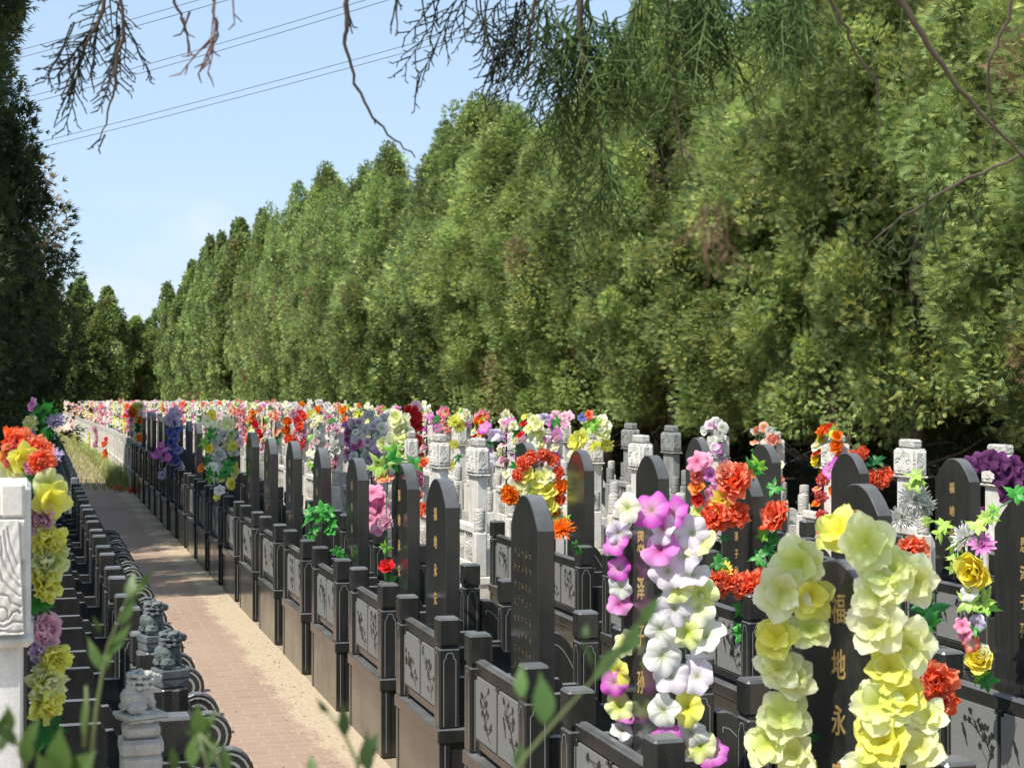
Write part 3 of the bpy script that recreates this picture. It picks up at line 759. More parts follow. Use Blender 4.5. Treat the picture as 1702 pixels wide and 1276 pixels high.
def garland(name, label, cat, items, group=None, stem=None, seed=0, part='flower', axis=TOW, jit=0.5):
    """items: (kind, palette, world point, scale) ; 'leaf' kind takes a colour index"""
    rng = random.Random(seed)
    root = empty(name, label, cat, items[0][2], group); inv = Vector(items[0][2])
    for it in items:
        kind, pal, p, s = it[:4]; ax = Vector(it[4]) if len(it) > 4 else axis
        a = ax.normalized() + Vector((rng.uniform(-jit, jit), rng.uniform(-jit, jit), rng.uniform(-jit, jit)))
        if kind == 'leaf': o = link('leaf_cluster', leaf_mesh(pal, rng.randrange(4)), root)
        else: o = link(part, flower_mesh(kind, pal, rng.randrange(3)), root)
        orient(o, Vector(p) - inv, a, rng.uniform(0, 6.28), s * rng.uniform(.95, 1.15))
    if stem:
        b = MB(); b.tube([Vector(p) - inv for p in stem], 0.004, 5); b.build('stem', mat_stem, root)
    return root
mat_stem = mat('green_wire_stem', (0.04, 0.16, 0.06), 0.5)

# far garlands: one mesh each, an inverted U of blossoms over the stone
def far_garland(seed, pals, n=26, nu=3, nv=3, thin=0.5, white=False, kinds=('peony', 'rose', 'lily', 'petunia'), size=0.75):
    rs = np.random.RandomState(seed); VS = []; QS = []; CS = []; o = 0
    W2 = 0.20; z0, zt = 0.80, 1.56
    zlow = rs.uniform(0.75, 1.15)
    for k in range(n):
        t = (k + rs.uniform(-.3, .3)) / n
        Ltot = 2 * (zt - zlow) + 2 * W2; d = t * Ltot
        if d < zt - zlow: y, z = W2, zlow + d
        elif d < zt - zlow + 2 * W2: y, z = W2 - (d - (zt - zlow)), zt + 0.02 + 0.03 * math.sin(d * 9)
        else: y, z = -W2, zt - (d - (zt - zlow) - 2 * W2)
        c = PAL[pals[rs.randint(len(pals))]]; kd = kinds[rs.randint(len(kinds))]
        if rs.rand() < 0.08: v, q, cc = leafc_arrays(1.1, rs.randint(999), LEAFC[rs.randint(5)], 6, 3, 2)
        else: v, q, cc = flower_arrays(kd, c, size * rs.uniform(.75, 1.2), rs.randint(9999), nu, nv, thin)
        ax = Vector((-0.8 + rs.uniform(-.5, .5), -0.6 + rs.uniform(-.6, .6) + (-.6 if y < 0 else .2), 0.25 + rs.uniform(-.3, .7))).normalized()
        M = np.array((ax.to_track_quat('Z', 'Y').to_matrix())); v = v @ M.T
        v = v + np.array([-0.035 + rs.uniform(-.04, .05), y + rs.uniform(-.03, .03), z + rs.uniform(-.03, .03)])
        VS.append(v); QS.append(q + o); CS.append(cc); o += len(v)
    pts = [(-.03, W2, zlow - .06), (-.03, W2, 1.1), (-.03, W2, zt - .03), (-.02, W2 * .6, zt + .03), (-.02, -W2 * .6, zt + .03), (-.03, -W2, zt - .03), (-.03, -W2, 1.1), (-.03, -W2, zlow - .06)]
    for a_, b_ in zip(pts[:-1], pts[1:]):
        a_ = np.array(a_); b_ = np.array(b_); sd = np.array([.012, .004, 0])
        VS.append(np.stack([a_ - sd, a_ + sd, b_ + sd, b_ - sd])); QS.append(np.array([[0, 1, 2, 3]]) + o); CS.append(np.repeat(np.array([[.05, .16, .05]]), 4, 0)); o += 4
    return np_mesh('flower_garland', np.concatenate(VS), quads=np.concatenate(QS), cols=np.concatenate(CS), mats=[M_petal])
PSETS = [('white', 'cream', 'palepink', 'white'), ('pink', 'palepink', 'white', 'white'), ('lime', 'cream', 'white', 'cream'), ('limeyel', 'cream', 'lime'), ('magenta', 'pink', 'whitepur', 'white'),
         ('red', 'coral', 'pink', 'palepink'), ('cream', 'lime', 'limeyel', 'white'), ('palepink', 'magenta', 'cream', 'white'), ('salmon', 'cream', 'white'), ('white', 'white', 'whitepur'), ('coral', 'orange', 'yellow', 'cream'), ('pink', 'palepink', 'redwhite')]
PNAME = ['white and blush', 'pink and white', 'pale lime and cream', 'bright yellow', 'magenta and pink', 'red and coral', 'cream and yellow', 'pale pink and magenta', 'salmon and cream', 'white and lilac', 'orange and yellow', 'pink and rosy white']
MIDG = [far_garland(40 + i, PSETS[i % 12], 26, 4, 3, 0.8) for i in range(12)]
FARG = [far_garland(400 + i, PSETS[i % 12], 22, 2, 2, 0.55, size=0.95) for i in range(24)]

# ------------------------------------------------------------------ lay out the rows
ORD = ['nearest', 'second', 'third', 'fourth', 'fifth', 'sixth', 'seventh', 'eighth', 'ninth', 'tenth', 'eleventh', 'twelfth', 'thirteenth', 'fourteenth', 'fifteenth', 'sixteenth', 'seventeenth', 'eighteenth', 'nineteenth', 'twentieth',
       'twenty-first', 'twenty-second', 'twenty-third', 'twenty-fourth', 'twenty-fifth', 'twenty-sixth', 'twenty-seventh', 'twenty-eighth', 'twenty-ninth', 'thirtieth']
ORD[0] = 'first'
ROWN = {1: 'row beside the path', 2: 'second row right of path', 3: 'third row right of path', 4: 'last row before trees', 0: 'row left of path'}
PITCH_Y = 1.328
rowX = {1: 1.782, 2: 3.50, 3: 5.22, 4: 6.95, 0: -0.30}
P0 = {1: 8.46 - 4 * PITCH_Y, 2: 4.83, 3: 8.10, 4: 8.9, 0: 4.42}
N = {1: 84, 2: 83, 3: 80, 4: 79, 0: 60}
def kind_of(row, i, y):
    if row == 1: return 'black' if y < 31.2 else 'white'
    if row == 2: return 'black' if i <= 5 else 'white'
    if row == 3: return 'black' if i <= 3 else 'white'
    if row == 4: return 'grey' if y > 16.5 and y < 20 else 'white'
    return 'black' if y < 18 else ('grey' if y < 40 else 'white')
TEXT = {(1, 0): 'fdya', (1, 1): 'ezzs', (1, 2): 'epi', (1, 3): 'fdya', (1, 4): 'fdya', (2, 0): 'ezzs', (2, 1): 'fdya', (2, 2): 'ezzs', (3, 0): 'fdya'}
bare = {(1, 1), (1, 0), (1, 2), (1, 3), (1, 4), (1, 5), (1, 6), (1, 7), (1, 8), (1, 9), (2, 0), (2, 1), (2, 2), (2, 3), (2, 4), (2, 5), (3, 0), (3, 1), (3, 2), (3, 3), (4, 0), (4, 1), (4, 2), (4, 7), (4, 6),
        (2, 6), (2, 7), (2, 8), (3, 4), (3, 5), (4, 9), (1, 12), (1, 13), (1, 15), (1, 18), (1,14)}
stone_at = {}
rngL = random.Random(11); cnt = {}
used_pb = []
for row in (1, 2, 3, 4, 0):
    for i in range(N[row]):
        y = P0[row] + i * PITCH_Y; z = drop(y); X = rowX[row]; kd = kind_of(row, i, y)
        cnt[(row, kd)] = cnt.get((row, kd), 0) + 1; k = cnt[(row, kd)]
        near = y < ({0: 14, 1: 50}.get(row, 26)) if kd != 'black' else True
        colr = {'black': 'black granite', 'white': 'white stone', 'grey': 'grey stone'}[kd]
        far = k > 30 or y > 48
        where = ('%s in the %s' % (ORD[k - 1], ROWN[row])) if not far else 'far along the ' + ROWN[row]
        jx, jy, rz = rngL.uniform(-.012, .012), rngL.uniform(-.012, .012), R(rngL.uniform(-.5, .5))
        # enclosure
        if near:
            src = enc_black[i % 5] if kd == 'black' else (enc_white if kd == 'white' else enc_grey)
            copy_thing(src, (X + jx * .4, y + jy, z), '%s grave enclosure with %s, %s' % (colr, 'square capped posts' if kd == 'black' else 'round capped posts', where), 'grave enclosures in rows', rz * .5)
        elif row in (1, 0) or y < 60:
            o = link('grave_enclosure', ENC_FAR if kd == 'white' else ENC_FARG); o.location = (X + jx * .4, y + jy, z)
            tag(o, ('%s grave enclosure with balustrade, %s' % (colr, where)), 'grave enclosure', 'grave enclosures in rows' if not far else 'far grave enclosures of the ' + ROWN[row])
        # stone
        sx = X + 0.14 + jx if row else X + 0.205
        sy = y + 0.46 + jy
        if row == 1 and i == 3: sy += 0.13
        if row == 1 and i >= 4: sy -= 0.10; sx += 0.04
        if row == 2 and i >= 6: sy += 0.1
        if kd == 'black':
            lab = 'black polished gravestone with arched top, %s' % where
            r = copy_thing(pb, (sx, sy, z), lab, 'black arched gravestones', rz * 2.5); r.scale.z = rngL.uniform(.985, 1.012)
            t = TEXT.get((row, i))
            if t == 'epi':
                epitaph(r); r['label'] = 'black arched gravestone with rows of small gilt writing, %s' % where
            elif t:
                s = '福地永安' if t == 'fdya' else '恩泽子孙'
                z0_, dz_, sz_ = {(1, 0): (1.45, .14, .072), (1, 1): (1.49, .155, .072), (2, 0): (1.385, .108, .056), (2, 1): (1.42, .13, .06), (2, 2): (1.30, .095, .05)}.get((row, i), (1.39, .142, .062))
                inscription(r, s, [z0_ - dz_ * q for q in range(4)], sz_, y=-0.03 if (row, i) == (1, 0) else 0)
                r['label'] = 'black arched gravestone with four gilt characters, %s' % where
            elif row == 1 and i < 12: inscription(r, '福地永安', (1.39, 1.25, 1.11, 0.96), 0.055, m=M_gold2)
        elif near:
            r = copy_thing(pw if kd == 'white' else pg, (sx, sy, z), '%s gravestone with carved capital, %s' % (colr, where), 'pale carved gravestones', rz)
        else:
            r = link('gravestone', WFAR if kd == 'white' else GFAR); r.location = (sx, sy, z); r.rotation_euler.z = rz
            if far: tag(r, '%s gravestone half hidden by garlands, %s' % (colr, where), 'gravestone', 'far gravestones of the ' + ROWN[row])
            else: tag(r, '%s gravestone with carved capital, %s' % (colr, where), 'gravestone', 'pale carved gravestones')
        stone_at[(row, i)] = (sx, sy, z)
        # garlands on the pale stones and a few of the black ones
        if row == 0 and y < 30: continue
        if (row, i) in bare: continue
        if row == 1 and kd == 'black' and rngL.random() < 0.45: continue
        if kd != 'black' and y < 30 and rngL.random() < 0.06: continue
        if row == 0 and rngL.random() < 0.4: continue
        v = rngL.randrange(24) if y > 24 else rngL.randrange(12)
        o = link('flower_garland', FARG[v] if y > 24 else MIDG[v]); o.location = (sx, sy, z)
        if rngL.random() < 0.3: o.scale.z = 1.0 + rngL.uniform(0, 0.05)
        pn = PNAME[v % 12]
        if far: tag(o, '%s silk garland far along the %s' % (pn, ROWN[row]), 'garland', 'far %s garlands of the %s' % (pn, ROWN[row]))
        else: tag(o, '%s garland, %s %s stone of %s' % (pn, ORD[k - 1], colr.split()[0], ROWN[row]), 'garland', 'silk flower garlands over gravestones')
# prototypes are no longer needed
for o in [pb, pw, pg, enc_white, enc_grey] + enc_black:
    for ch, subs in protos[o.name]:
        for g in subs: bpy.data.objects.remove(g)
        bpy.data.objects.remove(ch)
    bpy.data.objects.remove(o)

#@@PART2
# ------------------------------------------------------------------ trees
def crown_mesh(name, seed, Hh, r, nb, per, blade, width, zb=1.3, hue=0.0, sharp=0.75, tone=1.0, five=False, wide=0.34, low=0.6):
    """boughs of upward pointing scale-leaf sprays on an ovate crown"""
    rs = np.random.RandomState(seed)
    t = rs.beta(1.15, 1.25, nb); zc = zb + (Hh - zb) * t
    tt = (zc - zb) / (Hh - zb)
    prof = np.where(tt < wide, low + (1 - low) * tt / wide, (1 - (np.clip(tt - wide, 0, 1) / (1 - wide)) ** 1.5) ** sharp)
    rad = r * prof * np.sqrt(rs.uniform(0.25, 1.0, nb)); an = rs.uniform(0, 2 * np.pi, nb)
    bc = np.stack([rad * np.cos(an), rad * np.sin(an), zc], -1)
    # extra leading shoots at the top
    bs = rs.uniform(0.13, 0.36, nb) * (r / 1.7) ** .5; bh = bs * rs.uniform(1.3, 2.7, nb)
    bcol = rs.uniform(0.38, 1.5, nb); bwarm = rs.uniform(0, 1, nb); dead = rs.uniform(0, 1, nb) < 0.014
    n = nb * per; bi = np.repeat(np.arange(nb), per)
    d = rs.normal(size=(n, 3)); d /= np.linalg.norm(d, axis=1)[:, None]
    rr = rs.uniform(0.35, 1.0, n) ** 0.5
    off = d * rr[:, None] * np.stack([bs[bi], bs[bi], bh[bi]], -1)
    base = bc[bi] + off
    out = np.stack([np.cos(an[bi]), np.sin(an[bi]), np.full(n, 0.0)], -1)
    dirv = d * 0.75 + out * 0.55 + np.array([0, 0, 0.55]) + rs.normal(size=(n, 3)) * 0.30
    drp = (rs.uniform(0, 1, n) < 0.28); dirv[drp, 2] -= 1.15
    dirv /= np.linalg.norm(dirv, axis=1)[:, None]
    side = np.cross(dirv, rs.normal(size=(n, 3))); side /= np.linalg.norm(side, axis=1)[:, None] + 1e-9
    L = blade * rs.uniform(0.6, 1.35, n)
    V = []; cols = []
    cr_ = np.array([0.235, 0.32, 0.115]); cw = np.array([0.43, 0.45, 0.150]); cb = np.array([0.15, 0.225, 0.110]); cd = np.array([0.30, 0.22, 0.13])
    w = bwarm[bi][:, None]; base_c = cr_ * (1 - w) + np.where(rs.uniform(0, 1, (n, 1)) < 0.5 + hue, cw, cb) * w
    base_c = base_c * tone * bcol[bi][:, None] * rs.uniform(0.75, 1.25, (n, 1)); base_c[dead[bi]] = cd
    for k, (sp, l) in enumerate(((0.0, 1.0), (0.62, 0.66), (-0.62, 0.66), (0.75, 0.46), (-0.75, 0.46)) if five else ((0.0, 1.0), (0.62, 0.72), (-0.62, 0.72))):
        dd = dirv + side * sp; dd /= np.linalg.norm(dd, axis=1)[:, None]
        sd = np.cross(dd, np.cross(dirv, side)); sd /= np.linalg.norm(sd, axis=1)[:, None] + 1e-9
        st = base + dirv * (L * (0, .12, .2, .45, .5)[k])[:, None]; tip = st + dd * (L * l)[:, None]; md = st + dd * (L * l * 0.45)[:, None]
        V.append(np.stack([st, md + sd * width, tip, md - sd * width], 1)); cols.append(base_c)
    V = np.concatenate(V).reshape(-1, 3); cc = np.repeat(np.concatenate(cols), 4, axis=0)
    q = np.arange(len(V)).reshape(-1, 4)
    return np_mesh(name, V, quads=q, cols=cc, mats=[M_foliage])
def trunk_mesh(seed, Hh, r=0.11, low=True):
    rng = random.Random(seed); b = MB(); pts = []; x = y = 0.0; k = 9
    for i in range(k):
        z = Hh * 0.9 * i / (k - 1); x += rng.uniform(-.06, .06); y += rng.uniform(-.06, .06); pts.append((x, y, z))
    b.tube(pts, [r * 1.5] + [r * (1 - i / k) + 0.015 for i in range(1, k)], 8)
    for j in range(16):
        t = rng.uniform(0.08, 0.85); i = int(t * (k - 1)); p = pts[i]; a = rng.uniform(0, 6.28); L = 1.3 * (1 - t * .6)
        b.tube([p, (p[0] + math.cos(a) * L * .5, p[1] + math.sin(a) * L * .5, p[2] + .22), (p[0] + math.cos(a) * L, p[1] + math.sin(a) * L, p[2] + .62)], [.03, .018, .006], 5)
    if low:
        for j in range(14):    # dead twigs low on the trunk
            z = rng.uniform(0.5, 2.4); a = rng.uniform(0, 6.28); L = rng.uniform(.5, 1.2)
            b.tube([(0, 0, z), (math.cos(a) * L * .5, math.sin(a) * L * .5, z + rng.uniform(-.1, .15)), (math.cos(a) * L, math.sin(a) * L, z + rng.uniform(-.35, .2))], [.013, .008, .003], 4)
    return b.mesh('trunk', [M_bark])
NEARC = [crown_mesh('crown', 10 + i, 9.6, 1.9, 290, 250, 0.125, 0.0058, 1.9, 0.15, 0.95, five=True, wide=0.40, low=0.5) for i in range(4)]
MIDC = [crown_mesh('crown', 30 + i, 9.6, 1.85, 250, 150, 0.16, 0.0115, 1.7, -0.05, 0.85) for i in range(3)]
FARC = [crown_mesh('crown', 50 + i, 9.6, 1.9, 190, 110, 0.21, 0.022, 0.9, -0.1, 1.15) for i in range(3)]
CONEC = [crown_mesh('crown', 70 + i, 10.0, 3.0, 460, 170, 0.14, 0.012, 0.35, -0.3, 0.9, 0.34, wide=0.28, low=0.8) for i in range(3)]  # low tone paints shade into the foliage, mainly for the left trees
HIGHC = [crown_mesh('crown', 90, 9.8, 1.9, 240, 260, 0.11, 0.007, 4.0, -0.2, 0.7, 0.42)]  # low tone puts this left tree's shade into its leaf colour
UNDERC = [crown_mesh('crown', 95 + i, 3.6, 1.7, 60, 90, 0.17, 0.007, 0.9, -0.3, 0.8, 0.35) for i in range(2)]  # added fill, its tone darkened to paint in shade below the crowns
TRK = [trunk_mesh(i, 9.4) for i in range(5)]
rt = random.Random(77)
def tree(x, y, crowns, label, group, s=1.0, sz=1.0, gz=0.0):
    r = empty('cypress_tree', label, 'tree', (x, y, drop(y) + gz), group, rt.uniform(0, 6.28)); r.scale = (s, s, sz)
    link('trunk', rt.choice(TRK), r); link('crown', rt.choice(crowns), r)
    return r
for k in range(46):
    y = 12.2 + k * 2.45 + rt.uniform(-.35, .35); x = 10.6 + rt.uniform(-.35, .35); sz = rt.uniform(0.86, 1.07) * float(np.interp(y, [12, 30, 40, 50, 80, 95, 125], [.92, .88, .90, 1.02, 1.08, 1.12, 1.18]))
    C_ = NEARC if y < 38 else (MIDC if y < 75 else FARC)
    lab = ('tall green cypress %s in the front line of trees behind the graves on the right' % ORD[k]) if k < 24 else 'cypress in the far part of the right tree line'
    tree(x, y, C_, lab, 'cypresses right of the graves' if k < 24 else 'far cypresses right of the graves', rt.uniform(.92, 1.12), sz)
for k in range(30):
    y = 13.6 + k * 3.6 + rt.uniform(-.5, .5); tree(13.6 + rt.uniform(-.5, .5), y, MIDC if y < 60 else FARC, 'shaded cypress standing behind the front line of trees on the right', 'cypresses in the back line on the right', 1.1, rt.uniform(0.9, 1.05))
for k in range(44):
    y = 13 + k * 2.3; tree(12.0 + (k % 2) * 1.0 + rt.uniform(-.4, .4), y, UNDERC, 'low thin added cypress, darkened for the shade under the tall trees', 'added cypresses in the understorey', 1.0, 1.0)
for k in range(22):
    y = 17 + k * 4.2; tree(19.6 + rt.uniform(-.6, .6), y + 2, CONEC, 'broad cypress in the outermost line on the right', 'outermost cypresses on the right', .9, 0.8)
for k in range(14):
    y = 17 + k * 5.5; tree(16.8 + rt.uniform(-.6, .6), y, FARC, 'cypress deep in the shade at the back of the right tree belt', 'cypresses deepest on the right', 1.2, 0.95)
hts = [0.93, 0.90, 0.86, 0.80, 0.74, 0.86, 0.92, 0.90, 0.98, 1.0, 1.0]
for k, x in enumerate((-7.5, -4.5, -1.8, 0.9, 3.3, 5.2, 7.4, 9.6, 12.0)):
    tree(x + rt.uniform(-.2, .2), 122 + rt.uniform(-1.5, 1.5), FARC, 'cypress closing the far end of the yard, %s from the left' % ORD[k], 'cypresses at the far end', 1.25, [1.1, 1.1, 1.08, 1.1, 1.12, 1.02, 0.84, 1.06, 1.08][k])
for k in range(9): tree(-7 + k * 2.6, 127.5, FARC, 'cypress in the back line at the far end of the yard', 'back cypresses at the far end', 1.3, rt.uniform(.80, .9))
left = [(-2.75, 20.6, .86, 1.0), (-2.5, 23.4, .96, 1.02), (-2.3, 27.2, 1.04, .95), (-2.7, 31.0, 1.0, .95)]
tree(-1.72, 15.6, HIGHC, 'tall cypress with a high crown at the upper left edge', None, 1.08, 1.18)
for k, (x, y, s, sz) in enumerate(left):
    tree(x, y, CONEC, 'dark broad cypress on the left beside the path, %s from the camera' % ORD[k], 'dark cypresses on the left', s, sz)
k = 0
for y in (36, 41, 46, 52, 58, 65, 72, 80, 90):
    tree(-6.4 - rt.uniform(0, .5) + max(0, (y - 85)) * .11, y, FARC if y > 60 else MIDC, 'dark cypress %s in the left tree line beyond the broad ones' % ORD[k], 'dark cypresses in the left line', 1.3, rt.uniform(.9, 1.05)); k += 1
for y in (18, 23, 28, 34, 42, 50, 60, 72, 86, 100): tree(-9.2 + rt.uniform(-.5, .5), y, FARC, 'shaded cypress in the second line on the left', 'back cypresses on the left', 1.35, rt.uniform(.95, 1.1))

# ------------------------------------------------------------------ lions
def lion_mesh(name, m, seed):
    """seated guardian lion facing +X, about 0.19 m high, one continuous skin"""
    rng = random.Random(seed); bm = bmesh.new()
    def ball(x, y, z, rx, ry, rz, rot=0.0, sub=2):
        M = Matrix.Translation((x, y, z)) @ Euler((0, rot, 0)).to_matrix().to_4x4() @ Matrix.Diagonal((rx, ry, rz, 1))
        bmesh.ops.create_icosphere(bm, subdivisions=sub, radius=1, matrix=M)
    ball(-.018, 0, .058, .036, .036, .056, -.30)           # trunk
    ball(.008, 0, .085, .026, .030, .040, .15)              # chest
    for s in (-1, 1):
        ball(-.022, s * .030, .030, .028, .016, .028)        # haunch
        ball(.000, s * .034, .009, .024, .011, .009)         # hind paw
        ball(.024, s * .018, .045, .010, .010, .042, -.10)    # foreleg
        ball(.033, s * .019, .008, .015, .011, .009)         # forepaw
        ball(.012, s * .031, .160, .008, .007, .010)         # ear
        ball(.043, s * .011, .146, .007, .007, .007)         # brow
        ball(.046, s * .010, .131, .010, .009, .008)         # muzzle lobes
    ball(.016, 0, .135, .030, .031, .032)                   # head
    ball(.043, 0, .122, .014, .014, .007); ball(.053, 0, .137, .006, .008, .005)
    for k in range(26):                                     # curls of the mane
        a = R(70 + 220 * (k % 9) / 8); zz = .108 + .022 * (k // 9) + .004 * (k % 2)
        ball(.004 + .034 * math.cos(a), .036 * math.sin(a), zz, .011, .011, .011, 0, 1)
    for k in range(7): ball(-.045 + .002 * k, 0.004 * math.sin(k), .030 + .016 * k, .011 - .0006 * k, .012, .012, 0, 1)
    me = bpy.data.meshes.new(name); bm.to_mesh(me); bm.free(); me.materials.append(m)
    return me
def lion(px_name, loc, label, mfig, mpost, scale, post=True, rz=0.0, seed=1, postw=.10, ph=0.06):
    r = empty('stone_lion', label, 'lion statue', loc, None, rz)
    o = link('lion_figure', lion_mesh('lion_figure', mfig, seed), r); o.scale = scale if isinstance(scale, tuple) else (scale,) * 3; o.location = (0, 0, ph)
    md = o.modifiers.new('remesh', 'REMESH'); md.mode = 'VOXEL'; md.voxel_size = 0.0022; md.use_smooth_shade = True
    tx = bpy.data.textures.new('lion_curls', 'CLOUDS'); tx.noise_scale = 0.009
    dm = o.modifiers.new('curls', 'DISPLACE'); dm.texture = tx; dm.strength = 0.006; dm.mid_level = 0.5
    b = MB(); h = postw / 2
    b.box(-h, h, -h, h, 0.002, ph * .55, .003); b.box(-h - .004, h + .004, -h - .004, h + .004, ph * .55, ph + .004, .004)
    b.prism([(-h - .0045, ph * .52), (h + .0045, ph * .52), (0, ph * .05)], -h - .003, -h + .002, 'y', 0)
    b.build('pedestal', mpost, r)
    return r
lx = rowX[0] + ED - PW / 2 - 0.008
# camera-side white plot of the left row with its tall carved stone
we_y = 3.18
def mk_white_front():
    r = empty('grave_enclosure', 'pale marble grave enclosure in the bottom left corner with a white lion on its post', 'grave enclosure', (rowX[0] - .065, we_y, 0))
    b = MB(); b.box(0, ED, 0, EW + .06, 0, 0.72, .006); b.build('plinth', M_white, r)
    for y in (0.0, EW - PW + .06):
        p = MB(); w = PW
        p.box(ED - w - .13, ED - .13, y, y + w, .722, 1.085, .008); p.box(ED - w - .134, ED - .126, y - .004, y + w + .004, 1.086, 1.125, .010)
        p.box(ED - w - .126, ED - .134, y + .004, y + w - .004, 1.126, 1.165, .012)
        if y > 0: arch_frame(p, lambda u, v, o, y=y: (ED - w / 2 - .13 + u, y - o, v), 0.045, 0.74, 1.035, 1, 0.003)
        p.build('post', [M_flion, M_ink2], r)
    b = MB(); b.box(.06, ED - PW - .14, EW - .02, EW + .045, .722, .86, .012); b.box(.06, ED - PW - .14, EW - .012, EW + .037, .861, .90, .014); b.build('side_wall', M_white, r)
    d = MB(); x0 = ED - .128
    pr = [(x0, .722), (x0, .93), (x0 + .03, .955), (x0 + .09, .95)]
    for i in range(12):
        a = R(95) - R(190) * i / 11; pr.append((x0 + .10 + .10 * math.cos(a), .845 + .105 * math.sin(a)))
    d.prism(pr, EW - .04, EW + .05, 'y', 0, .010); d.build('drum_stone', M_flion, r)
    return r
mk_white_front()
wl = lion('x', (rowX[0] - .065 + ED - .13 - PW / 2, we_y + EW + .06 - PW / 2, 1.167), 'pale weathered stone lion seated on the nearest post at bottom left', M_flion, M_flion, (.95, .9, .64), rz=0.35, ph=.016)
for yy, lab, sd in ((P0[0] + PITCH_Y + .058, 'dark grey stone lion on a black post, the nearer of the two dark lions', 2), (P0[0] + PITCH_Y + EW - PW / 2, 'dark grey stone lion on a black post, the farther of the two dark lions', 3)):
    r = lion('x', (.462, yy, ZT + .001), lab, M_dlion, M_dlion, (1.05, 1.15, .82), rz=0.3, seed=sd)
    b = MB(); b.box(-.049, .049, -.052, .052, ZP + .002 - ZT, -.002, .005); b.build('post', M_black, r)

# tall carved stone at the left edge
def tall_stone():
    X1, Y0, T, W = -0.006, 3.86, 0.30, 0.40
    r = empty('gravestone', 'tall pale stone pillar with carved scrolled capital at the left edge of the photo', 'gravestone', (X1, Y0, 0))
    b = MB(); b.box(-T - .02, -.022, .03, W - .03, .722, 1.42, .006); b.build('shaft', M_white, r)
    b = MB(); b.box(-T - .03, -.004, .016, W - .016, 1.421, 1.775, .010)
    b.box(-T - .04, .002, .004, W - .004, 1.40, 1.432, .012)
    b.box(-T - .03, -.076, .000, .020, 1.701, 1.783, .008, 1); b.box(-.074, -.016, .000, .020, 1.701, 1.783, .008, 1)
    b.box(-T - .03, -.076, .000, .020, 1.604, 1.697, .004, 1); b.box(-.074, -.016, .000, .020, 1.604, 1.697, .004, 1)
    GR_ = [[(60,520),(65,640),(50,720),(20,800),(-20,850)], [(75,520),(75,620),(60,760),(20,900),(-10,960)], [(85,640),(100,760),(110,820),(60,920),(0,1010)], [(110,820),(130,900),(190,960),(265,1010)],
           [(130,620),(140,760),(200,880),(270,950)], [(160,580),(175,720),(230,850),(262,900)], [(190,560),(205,660),(240,760),(262,800)], [(20,1080),(20,1030),(60,1000),(120,990),(170,1005),(195,1050),(268,1075)],
           [(110 + 52 * math.cos(R(a)), 1120 + 46 * math.sin(R(a))) for a in range(0, 361, 24)], [(160,1160),(200,1110),(240,1100),(262,1120)], [(-20,1220),(60,1190),(130,1205),(200,1170),(275,1178)], [(-20,1258),(100,1228),(200,1240),(275,1236)],
           [(105,560),(112,700),(150,800),(215,900)], [(30,560),(38,660),(20,740),(-10,780)], [(-20,1130),(20,1150),(60,1180)]]
    # grooves were read off in units of 1/5.3 photo pixel; 686 px per metre at this stone
    k_ = 1 / 5.317 / 686.0; nx, nz = 110, 190
    us = np.linspace(-.16, 0, nx); vs_ = np.linspace(0, .172, nz); U, V = np.meshgrid(us, vs_); D = np.full(U.shape, 9.0)
    for pl in GR_:
        q = np.array([((x - 285) * k_, .172 - (y - 505) * k_ * .83) for x, y in pl])
        for a_, b_ in zip(q[:-1], q[1:]):
            ab = b_ - a_; t = np.clip(((U - a_[0]) * ab[0] + (V - a_[1]) * ab[1]) / (ab @ ab + 1e-12), 0, 1)
            D = np.minimum(D, np.hypot(U - a_[0] - t * ab[0], V - a_[1] - t * ab[1]))
    hh = .0065 - .0062 * np.exp(-(D / .0017) ** 2) + .001 * np.sin(U * 260) * np.sin(V * 190)
    hh[0, :] = hh[-1, :] = 0; hh[:, 0] = hh[:, -1] = 0
    flare = 1 - .20 * (V / .172)   # narrower at the top
    vv = [(-.018 + U[j, i] - .012 * (V[j, i] / .172), -.0025 - hh[j, i], 1.432 + V[j, i] * 1.55) for j in range(nz) for i in range(nx)]
    b.add(vv, [(j * nx + i, j * nx + i + 1, (j + 1) * nx + i + 1, (j + 1) * nx + i) for j in range(nz - 1) for i in range(nx - 1)], 1, True)
    b.build('capital', [M_white, M_white], r)
    return r
tall_stone()

# ------------------------------------------------------------------ flowers on named stones
def dep(px, X): return F * X / math.cos(TH) / (px - VX)      # depth of a thing at lateral position X seen at column px
G = []
# yellow-green lilies on the nearest black stone of row 1 (columns of the photograph 1250-1580)
zz = 3.86
lim = [(1395, 885, 1), (1440, 905, 1), (1330, 935, 1.05), (1300, 985, 1.1), (1345, 990, 1), (1480, 950, 1.15), (1520, 965, 1.05), (1460, 985, 1), (1290, 1060, 1), (1345, 1045, .95), (1460, 1040, 1.05), (1510, 1070, 1.05),
       (1480, 1110, .95), (1295, 1110, .95), (1320, 1130, .9), (1460, 1170, 1.05), (1500, 1160, .95), (1300, 1190, 1.1), (1275, 1235, 1.0), (1320, 1250, 1), (1470, 1230, 1.1), (1530, 1245, 1.05), (1445, 1275, 1), (1545, 1190, .7), (1330, 1300, 1)]
items = [('lily', 'lime' if i % 4 else 'limeyel', P(px, py, zz + (-.13 if px > 1400 else (-.02 if px > 1350 else .12))), .68 * s) for i, (px, py, s) in enumerate(lim)]
items += [('leaf', 3, P(1545, 1010, zz + .12), .7), ('leaf', 0, P(1535, 1035, zz + .12), .7), ('leaf', 3, P(1330, 1225, zz + .16), .6), ('leaf', 0, P(1500, 1200, zz + .12), .6)]
garland('flower_garland', 'pale yellow-green silk lily garland on the nearest black gravestone at bottom right', 'garland', items, stem=[P(1500, 920, zz + .1), P(1490, 1100, zz + .1), P(1495, 1290, zz + .1)], seed=1, jit=.38)
